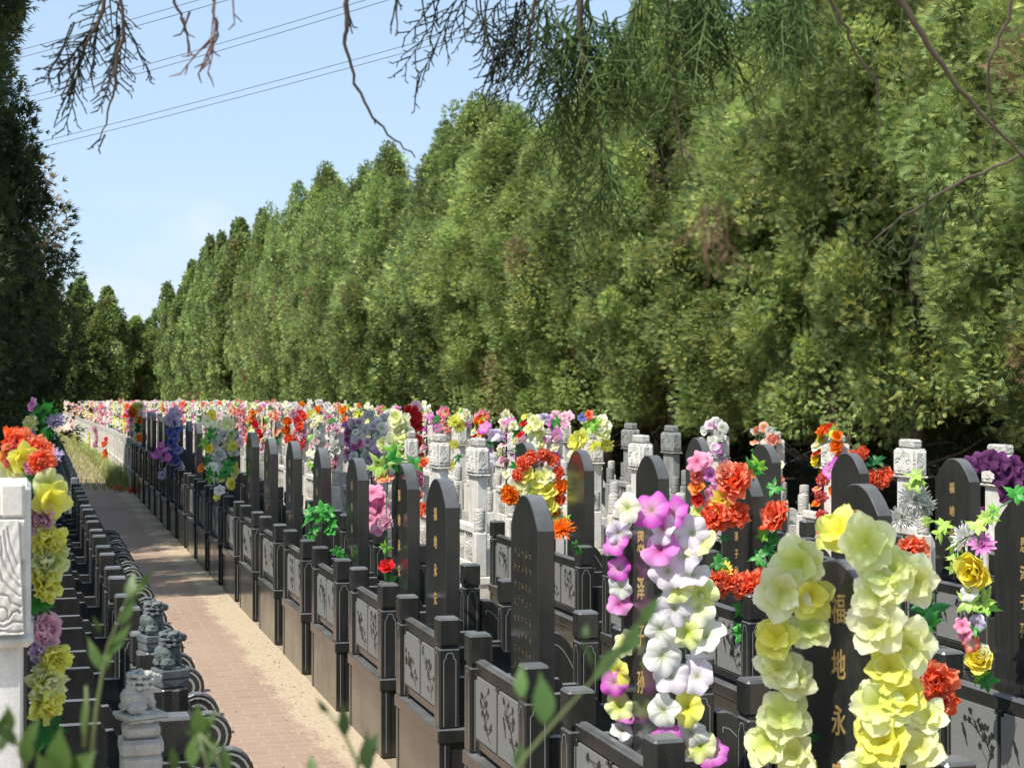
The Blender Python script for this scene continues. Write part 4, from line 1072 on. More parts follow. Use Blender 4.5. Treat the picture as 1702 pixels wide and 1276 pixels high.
for i, (px, py, s) in enumerate([(1515, 915, .8), (1555, 1130, .85), (1565, 1165, .7)]): G.append(('peony', 'coral', P(px, py, zz + .28), .75 * s))
garland('flower_garland', 'vivid orange-red silk peonies behind the yellow-green lilies at bottom right', 'garland', G, seed=2)
# white / purple petunias on the next one
zz = 5.15
pts = [(1045, 845, 'cream'), (1085, 850, 'magenta'), (1120, 855, 'magenta'), (1105, 880, 'whitepur'), (1150, 885, 'whitepur'), (1140, 925, 'whitepur'), (1165, 905, 'lime'), (1100, 915, 'magenta'), (1110, 950, 'whitepur'), (1150, 960, 'whitepur'), (1130, 975, 'lime'),
       (1120, 1010, 'whitepur'), (1165, 985, 'lime'), (1160, 1010, 'cream'), (1145, 1050, 'lime'), (1100, 1045, 'white'), (1175, 1060, 'white'), (1100, 1090, 'white'), (1115, 1125, 'whitepur'), (1160, 1125, 'whitepur'), (1145, 1175, 'limeyel'), (1105, 1180, 'white'), (1150, 1215, 'white'),
       (1110, 1230, 'magenta'), (1165, 1240, 'lime'), (1185, 1255, 'magenta'), (1028, 885, 'whitepur'), (1025, 905, 'magenta'), (1030, 945, 'magenta'), (1032, 975, 'white'), (1030, 1005, 'magenta'), (1040, 1070, 'lime'), (1030, 1115, 'limeyel'), (1022, 1135, 'magenta'), (1030, 1175, 'lime'), (1040, 1190, 'magenta'), (1035, 1215, 'white'), (1050, 1240, 'whitepur')]
items = [('petunia', c, P(px, py, zz + (.22 if px < 1060 and py > 860 else -.14)), .70 if px > 1060 else .56) for px, py, c in pts] + [('leaf', 1, P(1130, 1040, zz + .1), .5), ('leaf', 4, P(1120, 1140, zz + .1), .5)]
garland('flower_garland', 'white and magenta silk petunia garland with yellow ones on the second black gravestone', 'garland', items, stem=[P(1140, 880, zz + .05), P(1135, 1060, zz + .05), P(1150, 1250, zz + .05)], seed=3)
# pink peonies down the stone at column 665
zz = dep(640, 1.90)
items = [('peony', 'palepink', P(641, 868, zz), .62), ('rose', 'red', P(644, 943, zz), .66), ('leaf', 2, P(640, 910, zz), .6), ('leaf', 1, P(648, 965, zz), .7), ('lily', 'pinkyel', P(640, 797, zz), .6), ('leaf', 4, P(632, 775, zz), 1.0), ('leaf', 0, P(650, 765, zz), .9), ('leaf', 1, P(690, 770, zz + .2), .9),
         ('rose', 'pink', P(698, 795, zz + .25), .7), ('rose', 'coral', P(705, 770, zz + .2), .5), ('leaf', 2, P(655, 750, zz + .1), .9), ('rose', 'salmon', P(697, 822, zz + .2), .45)]
garland('flower_garland', 'sparse pink and red silk peonies with long green leaves on a black gravestone', 'garland', items, stem=[P(645, 780, zz), P(641, 870, zz), P(645, 975, zz)], seed=4)
items = [('petunia', 'pink', P(px, py, zz + 1.6), s) for px, py, s in ((620, 820, .9), (612, 840, .9), (630, 850, 1.0), (618, 865, .9), (635, 828, .8), (627, 872, .8))]
garland('flower_garland', 'bunch of bright pink silk flowers just left of the pink peony stone', 'garland', items, seed=5)
# green leaf sprays at column 530
zz = dep(540, 1.95)
items = [('leaf', 1, P(px, py, zz), s) for px, py, s in ((515, 850, .8), (512, 865, .8), (535, 845, 1), (545, 855, 1), (552, 870, .9), (530, 860, .9), (522, 880, .7), (550, 885, .7), (517, 895, .6))]
items += [('leaf', 0, P(px, py, zz - .8), .6) for px, py in ((565, 920), (572, 926), (560, 915))]
garland('leaf_spray', 'bright green artificial leaf spray on a post between black gravestones', 'artificial leaves', items, seed=6)
# yellow bunches near column 380
zz = dep(385, 1.9)
items = [('mum', 'limeyel', P(388, 742, zz), .8), ('mum', 'limeyel', P(385, 803, zz - .4), .85), ('peony', 'white', P(372, 722, zz), .9), ('lily', 'lime', P(378, 705, zz), .9), ('peony', 'white', P(365, 755, zz), .8), ('petunia', 'cream', P(345, 700, zz), .8), ('petunia', 'yellow', P(352, 690, zz), .7),
         ('daisy', 'orange', P(335, 778, zz), .7), ('leaf', 0, P(345, 765, zz), 1), ('leaf', 1, P(380, 775, zz), 1.2), ('leaf', 2, P(340, 735, zz), 1.2), ('leaf', 1, P(350, 785, zz), 1), ('leaf', 0, P(370, 790, zz), 1), ('petunia', 'whitepur', P(365, 815, zz - .3), .7), ('lily', 'limeyel', P(362, 825, zz - .3), .5), ('leaf', 1, P(350, 720, zz), 1), ('petunia', 'palepink', P(400, 735, zz), .7), ('petunia', 'yellow', P(348, 745, zz), .7)]
garland('flower_garland', 'big mixed bunch of yellow pompon flowers, sunflower and white peonies by black posts', 'garland', items, seed=7)
zz = dep(290, 1.9)
items = [('petunia', 'blue', P(290 + 7 * math.sin(i * 2.1), 705 + i * 6.2, zz), .9) for i in range(12)] + [('petunia', 'lilac', P(288 + 8 * math.sin(i * 1.7), 682 + i * 5, zz), 1.0) for i in range(5)] + [('petunia', 'lilac', P(270, 790, zz), .9), ('petunia', 'lilac', P(280, 778, zz), .9), ('petunia', 'lilac', P(300, 775, zz), .8)]
garland('flower_garland', 'dark blue and lilac silk garland hanging on a far black gravestone', 'garland', items, seed=8)
items = [('petunia', 'magenta', P(px, py, zz - .6), .75) for px, py in ((265, 752), (258, 757), (274, 762), (268, 740), (275, 748), (280, 760))]
garland('flower_garland', 'small bunch of magenta silk flowers left of the blue garland', 'garland', items, seed=9)
# orange & yellow over the sixth stone of row 2
zz = dep(890, 3.55)
pts = [(870, 770, 'peony', 'coral', .7), (885, 760, 'peony', 'coral', .7), (905, 755, 'peony', 'coral', .7), (920, 765, 'peony', 'coral', .6), (930, 785, 'peony', 'coral', .7), (932, 810, 'peony', 'orange', .7), (930, 830, 'peony', 'coral', .6), (925, 850, 'peony', 'orange', .55), (848, 822, 'peony', 'orange', .95), (862, 790, 'peony', 'coral', .6),
       (875, 790, 'lily', 'limeyel', .9), (895, 800, 'lily', 'limeyel', .9), (880, 810, 'lily', 'lime', .9), (905, 790, 'lily', 'lime', .8), (910, 815, 'lily', 'limeyel', .9), (890, 825, 'lily', 'limeyel', .9), (912, 840, 'lily', 'limeyel', .9), (920, 855, 'lily', 'lime', .7), (868, 805, 'lily', 'lime', .8)]
items = [(k, c, P(px, py, zz - .1), s) for px, py, k, c, s in pts] + [('leaf', 0, P(858, 775, zz), .8), ('leaf', 3, P(915, 862, zz), .7)]
garland('flower_garland', 'orange and bright yellow silk garland on the black gravestone just before the white ones', 'garland', items, seed=10)
zz = dep(935, 3.6) - 1.1
items = [('mum', 'orange', P(934, 880, zz), .95), ('leaf', 2, P(940, 862, zz + .1), .5), ('leaf', 1, P(962, 915, zz + .1), .6), ('leaf', 0, P(955, 905, zz + .1), .5)]
garland('flower_bunch', 'large round orange pompon flower above a black square post', 'flowers', items, seed=11)
# coral peonies on row 2, third stone
zz = 8.3
pts = [(1222, 800, 'peony', 'coral', 1.0), (1207, 785, 'rose', 'salmon', .8), (1190, 858, 'peony', 'coral', .95), (1225, 855, 'peony', 'coral', .7), (1290, 858, 'peony', 'coral', 1.0), (1190, 970, 'peony', 'coral', .85), (1210, 965, 'peony', 'coral', .75), (1240, 975, 'peony', 'coral', .85), (1265, 972, 'peony', 'coral', .9), (1200, 832, 'daisy', 'yellow', .9), (1205, 948, 'daisy', 'yellow', .6), (1275, 955, 'daisy', 'yellow', .4)]
items = [(k, c, P(px, py, zz), s * 1.12) for px, py, k, c, s in pts]
items += [('leaf', c, P(px, py, zz + .02), s) for px, py, c, s in ((1250, 783, 1, .9), (1262, 775, 2, .8), (1285, 810, 1, .8), (1285, 895, 0, .8), (1275, 915, 3, .8), (1290, 930, 0, .8), (1262, 925, 1, .8), (1280, 940, 3, .7), (1230, 1010, 1, .7), (1238, 1045, 1, .9), (1232, 1055, 0, .8), (1205, 895, 0, .6), (1195, 935, 0, .8), (1268, 890, 2, .6))]
garland('flower_garland', 'coral red silk peonies with green leaves and a yellow daisy framing a black gravestone', 'garland', items, seed=12)
zz = 13.0
items = [(k, c, P(px, py, zz), s) for px, py, k, c, s in ((1160, 768, 'petunia', 'pink', 1.1), (1158, 790, 'rose', 'pinkyel', .9), (1160, 810, 'rose', 'orlime', .9), (1180, 790, 'petunia', 'magenta', .8), (1186, 820, 'petunia', 'pink', .9), (1160, 830, 'rose', 'red', .8), (1172, 765, 'petunia', 'pink', .9), (1160, 850, 'lily', 'lime', .8), (1180, 840, 'petunia', 'palepink', .8), (1162, 870, 'lily', 'lime', .9))]
garland('flower_garland', 'pink and rose silk garland left of the coral peonies', 'garland', items, seed=13)
# pink to red strand around column 1400
zz = 12.0
items = [('petunia', 'magenta', P(px, py, zz), .8) for px, py in ((1378, 785), (1390, 775), (1400, 782), (1412, 790))] + [('petunia', 'lilac', P(px, py, zz), .8) for px, py in ((1408, 800), (1422, 802), (1400, 770), (1425, 790))] + [('peony', 'redwhite', P(px, py, zz), .62) for px, py in ((1367, 798), (1420, 778), (1430, 788), (1365, 825), (1366, 858), (1368, 880))]
garland('flower_garland', 'lilac and pink silk garland arching over a stone behind the second arched slab', 'garland', items, seed=14)
zz = 14.5
items = [('peony', 'coral', P(px, py, zz), s) for px, py, s in ((1422, 762, 1.0), (1435, 752, .8), (1425, 775, .8), (1462, 795, 1.1), (1450, 792, 1.0), (1472, 790, .9))] + [('leaf', 3, P(px, py, zz), 1.2) for px, py in ((1450, 770), (1460, 765), (1445, 780))]
garland('flower_garland', 'dark orange silk peonies on a wreath in the shade before the trees', 'garland', items, seed=15)
# white chrysanthemums over row 3, first stone
zz = 9.6
items = [('mum', 'white', P(1520, 830, zz), 1.15, (-.3, -.8, .2)), ('mum', 'white', P(1500, 858, zz), 1.0), ('mum', 'white', P(1538, 840, zz), .95), ('mum', 'white', P(1606, 892, zz - .3), 1.15, (-.9, -.3, .1))]
items += [('leaf', 4, P(px, py, zz - .1), s) for px, py, s in ((1522, 790, .8), (1520, 805, .9), (1530, 800, .7), (1540, 865, .6), (1568, 872, .9), (1563, 885, .7), (1590, 905, .8), (1585, 925, .7), (1585, 945, .7))]
garland('flower_garland', 'white spider chrysanthemums with pale green leaves across a black arched gravestone', 'garland', items, stem=[P(1522, 800, zz), P(1545, 860, zz - .05), P(1575, 890, zz - .1), P(1590, 920, zz - .2), P(1585, 960, zz - .2)], seed=16)
zz = 11.6
items = [('petunia', 'purple', P(px, py, zz), s) for px, py, s in ((1605, 790, .9), (1600, 810, 1), (1602, 835, 1), (1610, 858, 1), (1612, 775, .9), (1628, 768, .9), (1645, 765, 1), (1662, 770, 1), (1675, 785, 1.1), (1680, 805, 1.1), (1675, 822, 1), (1625, 865, 1), (1690, 790, 1), (1668, 795, 1), (1598, 855, .8), (1620, 850, .8), (1685, 775, .9))]
garland('flower_garland', 'deep purple silk garland framing the pale carved stone at the right edge', 'garland', items, seed=17)
items = [('petunia', 'purple', P(px, py, 16.3), .9) for px, py in ((1268, 745), (1278, 750), (1262, 752))]
garland('flower_bunch', 'small dark purple flowers on a far pale stone above the arched black slabs', 'flowers', items, seed=171)
# garland on the right-most black stone with gilt characters
zz = 5.9
items = [('rose', 'yellow', P(1622, 948, zz), 1.0, (-.8, -.6, .1)), ('rose', 'yellow', P(1628, 1098, zz), .7), ('rose', 'cream', P(1633, 1085, zz), .5), ('daisy', 'magenta', P(1632, 905, zz), .7), ('petunia', 'pink', P(1606, 1052, zz), .45), ('petunia', 'redwhite', P(1614, 1068, zz), .45), ('petunia', 'lilac', P(1626, 1035, zz), .4), ('petunia', 'pink', P(1600, 1040, zz), .4), ('petunia', 'white', P(1612, 985, zz), .4)]
items += [('leaf', c, P(px, py, zz), s) for px, py, c, s in ((1690, 822, 1, .7), (1640, 860, 4, .5), (1652, 850, 2, .5), (1625, 875, 4, .6), (1610, 1000, 4, .7), (1635, 1000, 4, .8), (1640, 1010, 2, .6), (1628, 1120, 2, .5), (1640, 1130, 0, .6), (1618, 1045, 1, .5))]
garland('flower_garland', 'vine of yellow roses and small pink flowers on the black gravestone at the right edge', 'garland', items, stem=[P(1695, 822, zz), P(1650, 850, zz), P(1625, 890, zz), P(1630, 1000, zz), P(1625, 1060, zz), P(1640, 1140, zz)], seed=18)
# garland beside the tall stone on the left
zz = 3.98
items = [('peony', 'coral', P(28, 742, zz + .1), .62), ('peony', 'coral', P(60, 752, zz + .1), .55), ('peony', 'coral', P(68, 768, zz), .40), ('rose', 'pinkyel', P(8, 752, zz + .05), .45), ('lily', 'limeyel', P(35, 762, zz), .45), ('peony', 'pink', P(50, 778, zz), .25),
         ('lily', 'lime', P(15, 775, zz + .1), .5), ('lily', 'lime', P(45, 780, zz + .1), .5), ('lily', 'limeyel', P(82, 830, zz), .60), ('petunia', 'lime', P(78, 805, zz), .55), ('leaf', 0, P(62, 800, zz), .6),
         ('peony', 'lilac', P(66, 838, zz + .05), .55), ('peony', 'palepink', P(68, 862, zz), .55), ('peony', 'limeyel', P(80, 900, zz), .62), ('peony', 'lime', P(78, 935, zz), .62), ('peony', 'limeyel', P(72, 968, zz), .6), ('leaf', 0, P(62, 1002, zz), .55),
         ('peony', 'palepink', P(75, 1048, zz), .58), ('peony', 'lilac', P(70, 1075, zz), .5), ('peony', 'limeyel', P(92, 1095, zz), .45), ('peony', 'lime', P(75, 1135, zz), .62), ('peony', 'limeyel', P(72, 1165, zz), .62), ('leaf', 3, P(75, 1210, zz), .8), ('leaf', 0, P(70, 1225, zz), .7)]
garland('flower_garland', 'yellow, lilac and coral peony garland on the tall pale stone at the left edge', 'garland', items, stem=[P(56, 790, zz + .05), P(60, 1000, zz + .05), P(62, 1230, zz + .05)], seed=19, axis=Vector((.35, -.9, .2)))
zz = 16.5
items = [('mum', 'lilac', P(93, 700, zz), 1.3), ('mum', 'lilac', P(88, 760, 13), 1.1), ('peony', 'lime', P(52, 703, zz), 1.1), ('leaf', 0, P(75, 685, zz), 2.0), ('leaf', 1, P(65, 680, zz), 1.6), ('leaf', 0, P(80, 715, zz), 1.7), ('leaf', 3, P(82, 730, zz), 1.6), ('leaf', 1, P(72, 725, zz), 1.5), ('petunia', 'magenta', P(55, 672, zz), .9), ('leaf', 0, P(85, 688, zz), 1.5), ('leaf', 3, P(60, 695, zz), 1.5)]
garland('flower_wreath', 'grey white chrysanthemums in green fern leaves on the far left row in tree shade', 'wreath', items, seed=20)
# hand placed mixed garlands over the first pale stones of rows 2-4
def over(px, py, X, spec, label, seed):
    z = dep(px, X); rng = random.Random(seed)
    garland('flower_garland', label, 'garland', [(k, c, P(x, y, z + rng.uniform(-.05, .05)), s) for k, c, x, y, s in spec], seed=seed)
rgl = random.Random(5)
sp = [('lily', 'lime', 650 + rgl.uniform(-12, 22), 695 + i * 7, 1.0) for i in range(12)] + [('lily', 'cream', 665 + rgl.uniform(-15, 25), 700 + i * 8, 1.0) for i in range(9)]
over(668, 700, 3.6, sp, 'large pale lime lily garland standing over a white carved gravestone', 31)
sp = [('peony', 'red', 692 + rgl.uniform(-5, 5), 685 + i * 8, .75) for i in range(11)] + [('peony', 'red', 680, 682, .8), ('petunia', 'palepink', 693, 676, .8)]
over(693, 700, 4.1, sp, 'bright red silk peony strand hanging down the edge of a white gravestone', 32)
sp = [('peony', 'white', 622 + rgl.uniform(-18, 18), 690 + i * 6, .8) for i in range(14)]
over(622, 700, 3.7, sp, 'all white silk peony garland on a carved white gravestone', 33)
sp = [('mum', 'limeyel', 755, 700, .9), ('mum', 'limeyel', 763, 708, .8), ('mum', 'limeyel', 757, 738, .6), ('mum', 'limeyel', 746, 742, .6), ('mum', 'limeyel', 748, 773, .7), ('rose', 'cream', 775, 690, .8), ('petunia', 'magenta', 775, 705, .7), ('leaf', 3, 762, 760, .8), ('rose', 'white', 782, 698, .7)]
over(757, 700, 3.9, sp, 'yellow pompon flowers climbing a white gravestone edge', 34)
sp = [('petunia', 'magenta', 806, 712, .8), ('petunia', 'whitepur', 820, 725, .9), ('petunia', 'lilac', 828, 722, .9), ('petunia', 'magenta', 808, 750, .8), ('petunia', 'whitepur', 812, 765, .9), ('petunia', 'whitepur', 806, 772, .8), ('leaf', 3, 812, 735, 1)]
over(815, 720, 4.3, sp, 'white and magenta petunias between two white carved capitals', 35)
sp = [('rose', 'red', 866, 724, .8), ('rose', 'red', 870, 705, .6), ('lily', 'cream', 853, 708, .7), ('leaf', 0, 858, 718, 1), ('rose', 'cream', 857, 733, .7), ('leaf', 3, 860, 745, 1)]
over(862, 720, 5.2, sp, 'two red roses and cream flowers on a small pale stone', 36)
sp = [('lily', 'lime', 890 + rgl.uniform(-8, 12), 700 + i * 6, .8) for i in range(8)] + [('petunia', 'white', 885, 735 + i * 8, .8) for i in range(3)] + [('petunia', 'magenta', 907, 733, .7), ('petunia', 'lilac', 905, 695, .8)]
over(897, 720, 5.2, sp, 'cream lime garland with one magenta flower on a pale gravestone', 37)
sp = [('petunia', 'palepink', 935 + rgl.uniform(-12, 10), 700 + rgl.uniform(-8, 8), .9) for i in range(7)]
over(935, 700, 6.0, sp, 'dusty rose silk flowers over a pale stone in front of the trees', 38)
sp = [('petunia', 'coral', 980, 690, .7), ('petunia', 'blue', 968, 695, .6), ('leaf', 2, 985, 703, 1.3), ('leaf', 4, 975, 710, 1.2), ('lily', 'cream', 998, 705, 1), ('lily', 'lime', 1000, 718, .9), ('lily', 'limeyel', 965, 728, 1), ('lily', 'limeyel', 957, 735, .9), ('mum', 'limeyel', 990, 742, .9), ('mum', 'limeyel', 1008, 738, .9), ('lily', 'cream', 955, 755, .9), ('lily', 'cream', 960, 770, .8), ('lily', 'lime', 960, 790, 1.0), ('lily', 'lime', 956, 800, .9), ('leaf', 0, 962, 775, 1)]
over(980, 720, 5.2, sp, 'tall lime and yellow garland with green leaves on a pale stone behind an arched slab', 39)
sp = [('rose', 'red', 515, 700, .9), ('rose', 'red', 510, 715, .9), ('mum', 'limeyel', 518, 690, 1), ('mum', 'limeyel', 515, 705, .9), ('rose', 'red', 502, 730, .9), ('rose', 'red', 508, 742, .9), ('leaf', 1, 520, 725, 1.2), ('peony', 'orange', 478, 700, .9), ('peony', 'orange', 476, 715, .9), ('peony', 'coral', 480, 730, .9), ('peony', 'palepink', 488, 688, .9), ('peony', 'redwhite', 492, 735, .8), ('peony', 'coral', 490, 745, .8), ('rose', 'red', 500, 690, .9)]
over(498, 700, 3.6, sp, 'orange, red and yellow garland round a white arched capital', 40)
sp = [('rose', 'red', 425, 705, .9), ('rose', 'red', 430, 718, .8), ('rose', 'red', 426, 732, .9), ('rose', 'red', 435, 725, .8), ('petunia', 'magenta', 455, 725, .9), ('petunia', 'magenta', 458, 740, .9), ('petunia', 'magenta', 440, 745, .9), ('petunia', 'lilac', 448, 722, .9)]
over(440, 710, 3.6, sp, 'deep red roses beside magenta flowers behind the narrow black stones', 41)
sp = [('peony', 'coral', 702, 845, .8), ('peony', 'coral', 695, 852, .7)]
over(702, 850, 3.3, sp, 'single coral peony lying on a white balustrade', 42)
sp = [('peony', 'orange', 222, 685, 1.3), ('peony', 'orange', 236, 698, 1.3), ('peony', 'orange', 237, 728, 1.4), ('mum', 'cream', 235, 675, 1.3), ('mum', 'limeyel', 226, 675, 1.2), ('leaf', 3, 230, 712, 1.3)]
over(236, 700, 2.0, sp, 'three round orange pompon flowers hanging at the first pale stone of the path row', 43)
sp = [('peony', 'coral', 174, 738, 1.2), ('peony', 'orange', 176, 752, 1.2), ('rose', 'red', 178, 730, 1.1), ('peony', 'orange', 175, 760, 1.0)]
over(176, 740, 1.75, sp, 'orange and red blossoms on the pale enclosure wall far down the path', 44)
for k, (px, py, pal, lab) in enumerate(((148, 722, 'limeyel', 'pale yellow'), (160, 712, 'palepink', 'blush pink'), (133, 708, 'cream', 'cream'), (120, 700, 'salmon', 'salmon'))):
    d = dep(px, 1.74); rgf = random.Random(k)
    garland('flower_bunch', lab + ' silk flowers hanging down the pale plinth wall far along the path', 'flowers', [('peony', pal, P(px + rgf.uniform(-3, 3), py + j * 9, d), 1.2) for j in range(4)], seed=200 + k)
for k, (px, py) in enumerate(((191, 812), (197, 815), (219, 812))):
    p = P(px, py, 0); d = dep(px, 1.55 if k < 2 else 1.76); p = P(px, py, d); 
    o = link('fallen_flower', flower_mesh('peony', 'coral', k)); orient(o, (p.x, p.y, .05 + drop(p.y)), (0, -.3, 1), k, 1.1)
    tag(o, ['left one of two orange flowers dropped on the far path', 'right one of two orange flowers dropped on the far path', 'orange flower lying against the far plinth'][k], 'flower', 'orange flowers dropped on the path')

# ------------------------------------------------------------------ weeds and grass by the path
def grass_mesh(seed, n, spots, h, col, name):
    rs = np.random.RandomState(seed); V = []; Cc = []
    for (x, y, sx, sy, m, hh) in spots:
        c = np.stack([rs.normal(x, sx, m), rs.normal(y, sy, m)], -1)
        a = rs.uniform(0, 6.28, m); L = hh * rs.uniform(.4, 1.2, m); ln = rs.uniform(.1, .6, m); w = rs.uniform(.003, .007, m)
        g = np.array([drop(v) for v in c[:, 1]])
        st = np.stack([c[:, 0], c[:, 1], g], -1); d = np.stack([np.cos(a), np.sin(a), np.zeros(m)], -1); s = np.stack([-np.sin(a), np.cos(a), np.zeros(m)], -1)
        md = st + d * (L * ln * .3)[:, None] + np.array([0, 0, 1]) * (L * .6)[:, None]; tp = st + d * (L * ln)[:, None] + np.array([0, 0, 1]) * (L * (1 - .3 * ln))[:, None]
        V.append(np.stack([st - s * w[:, None], st + s * w[:, None], md + s * w[:, None], md - s * w[:, None]], 1).reshape(-1, 3)); Cc.append(np.repeat(col * rs.uniform(.5, 1.5, (m, 1)), 4, 0))
        V.append(np.stack([md - s * w[:, None], md + s * w[:, None], tp, tp - s * w[:, None] * .3], 1).reshape(-1, 3)); Cc.append(np.repeat(col * rs.uniform(.6, 1.6, (m, 1)), 4, 0))
    V = np.concatenate(V); return np_mesh(name, V, quads=np.arange(len(V)).reshape(-1, 4), cols=np.clip(np.concatenate(Cc), 0, .8), mats=[M_leaf])
rg = random.Random(4)
spots = [(1.62 + rg.uniform(-.06, .06), y, .07, .5, 170, rg.uniform(.12, .36)) for y in np.arange(32.6, 75, .9)] + [(1.2, y, .22, .5, 110, .12) for y in np.arange(33, 90, 1.5)] + [(1.64, 33.8, .09, .6, 650, .46), (1.60, 36.5, .10, .8, 350, .40)]
o = link('grass', grass_mesh(1, 0, spots, .3, np.array([.30, .34, .12]), 'grass')); tag(o, 'ragged green grass and weeds growing along the far plinths of the path', 'grass'); o['kind'] = 'stuff'
spots = [(1.70, 8.4 + i * 1.33, .02, .05, 10, .03) for i in range(16)]
# straw and leaf litter on the path
rs = np.random.RandomState(8); m = 1500
x = rs.uniform(.95, 1.76, m) ; x = np.where(rs.rand(m) < .6, 1.76 - np.abs(rs.normal(0, .14, m)), x); y = rs.uniform(6.5, 32, m); a = rs.uniform(0, 3.14, m); L = rs.uniform(.006, .022, m); w = rs.uniform(.0015, .005, m)
d = np.stack([np.cos(a) * L, np.sin(a) * L, rs.uniform(0, .004, m)], -1); s_ = np.stack([-np.sin(a) * w, np.cos(a) * w, np.zeros(m)], -1); c_ = np.stack([x, y, np.full(m, .0065)], -1)
V = np.stack([c_ - d, c_ + s_, c_ + d, c_ - s_], 1).reshape(-1, 3)
cc = np.repeat(np.where(rs.rand(m, 1) < .25, np.array([.06, .04, .03]), np.array([.55, .43, .26])) * rs.uniform(.7, 1.2, (m, 1)), 4, 0)
o = link('leaf_litter', np_mesh('leaf_litter', V, quads=np.arange(len(V)).reshape(-1, 4), cols=cc, mats=[M_leaf])); tag(o, 'dry straw bits and leaf litter scattered on the brick path', 'litter'); o['kind'] = 'stuff'

# ------------------------------------------------------------------ power lines
def wire(pa, pb, sag, label):
    A, B = Vector(pa), Vector(pb); pts = [A.lerp(B, t / 24) + Vector((0, 0, -sag * 4 * (t / 24) * (1 - t / 24))) for t in range(25)]
    b = MB(); b.tube(pts, 0.017, 5); o = b.build('power_line', M_wire); tag(o, label, 'power line', 'power lines crossing the sky')
W6 = [((-300, 165), (640, -95), 'thin'), ((-300, 176), (660, -85), 'x'), ((-250, 235), (800, -60), 'x'), ((-250, 246), (800, -48), 'x'), ((-200, 300), (1200, -75), 'x'), ((-200, 309), (1200, -62), 'x')]
WL = ['topmost thin power line across the upper left sky', 'second power line from the top in the upper left sky', 'third power line from the top, upper one of the middle pair', 'fourth power line from the top, lower one of the middle pair', 'fifth power line from the top, upper one of the long low pair', 'lowest power line of the long pair crossing to the treetops']
for (a, b_, _), l in zip(W6, WL):
    dy = 6 * 0.0
    wire(P(a[0], a[1], 95), P(b_[0], b_[1], 70), .35, l)

# ------------------------------------------------------------------ hanging juniper branches near the camera
def sprig(b, cols, p, d, L, rng, level, col, w0):
    """flat scale-leaf spray: a stem with alternate side shoots"""
    n = max(3, int(L / 0.016)); q = Vector(p); dd = Vector(d).normalized()
    nrm = dd.cross(Vector((rng.uniform(-1, 1), rng.uniform(-1, 1), rng.uniform(-1, 1)))).normalized()
    for i in range(n):
        q2 = q + dd * (L / n); w = w0 * (1 - .5 * i / n)
        a1 = dd.cross(nrm).normalized()
        vs = [q + a1 * w, q - a1 * w * .5 + nrm * w * .8, q - a1 * w * .5 - nrm * w * .8, q2 + a1 * w * .8, q2 - a1 * w * .4 + nrm * w * .6, q2 - a1 * w * .4 - nrm * w * .6]
        b.add(vs, [(0, 1, 4, 3), (1, 2, 5, 4), (2, 0, 3, 5)], 0)
        cols += [col * rng.uniform(.7, 1.3)] * 6
        if level > 0 and i > 0:
            s = 1 if i % 2 else -1
            side = (dd * .75 + a1 * s * .75 + nrm * rng.uniform(-.25, .25)).normalized()
            sprig(b, cols, q2, side, L * rng.uniform(.22, .40) * (1 - .35 * i / n), rng, level - 1, col, w0 * .85)
        dd = (dd + Vector((rng.uniform(-.12, .12), rng.uniform(-.12, .12), rng.uniform(-.12, .08)))).normalized(); q = q2
def branch(label, path, z, r0, tufts, seed, col=(.05, .075, .03), L=0.13, level=2, w0=.0026, stemcol=True, name='hanging_branch'):
    rng = random.Random(seed); pts = [P(x, y, z + k * .02) for k, (x, y) in enumerate(path)]; org = pts[0].copy()
    root = empty(name, label, 'branch', org)
    # smooth
    sm = []
    for i in range(len(pts) - 1):
        for t in range(4): sm.append(pts[i].lerp(pts[i + 1], t / 4) + Vector((rng.uniform(-1, 1), rng.uniform(-1, 1), rng.uniform(-1, 1))) * .003)
    sm.append(pts[-1]); b = MB(); b.tube([p - org for p in sm], [r0 * (1 - .75 * i / len(sm)) for i in range(len(sm))], 6); b.build('stem', M_twig, root)
    if tufts:
        b = MB(); cols = []; col = np.array(col)
        for (x, y, ang, l, k) in tufts:
            p = P(x, y, z + rng.uniform(0, .1)) - org
            for j in range(k):
                a = R(ang + rng.uniform(-22, 22) * (k > 1)); d = P(x + math.cos(a) * 50, y + math.sin(a) * 50, z) - P(x, y, z); d = d.normalized() + Vector((0, rng.uniform(-.5, .5), 0))
                sprig(b, cols, p + Vector((rng.uniform(-.01, .01),) * 3) * (k > 1), d, l * rng.uniform(.75, 1.15), rng, level, col, w0)
        me = b.mesh('foliage', [M_foliage]); ca = me.color_attributes.new('Col', 'FLOAT_COLOR', 'POINT')
        c4 = np.ones((len(me.vertices), 4), np.float32); c4[:, :3] = np.array(cols)[:len(me.vertices)]; ca.data.foreach_set('color', c4.ravel()); link('foliage', me, root)
    return root
DK = (.03, .036, .024); GR = (.095, .155, .045)
branch('bare dark juniper spray with forked twigs at the top left', [(190, -60), (170, 20), (150, 60), (130, 110), (100, 160)], 3.2, .005,
       [(175, -20, 100, .17, 3), (165, 20, 95, .16, 3), (150, 55, 120, .15, 3), (135, 95, 115, .13, 3), (120, 40, 105, .15, 2), (195, 0, 80, .16, 3), (200, 40, 75, .13, 2)], 1, DK)
branch('thin twig drooping to a pale green tip at upper left', [(200, -20), (205, 50), (195, 100), (188, 150), (178, 200), (165, 235)], 3.0, .004, [(198, 60, 100, .12, 2), (193, 100, 100, .10, 2), (170, 228, 120, .03, 2)], 2, DK, level=1)
branch('short twig hanging left of the reddish one at the top', [(285, -20), (300, 25), (312, 60), (312, 95)], 2.6, .003, [(305, 30, 80, .06, 1), (315, 20, 110, .05, 1)], 3, (.12, .07, .05), level=1)
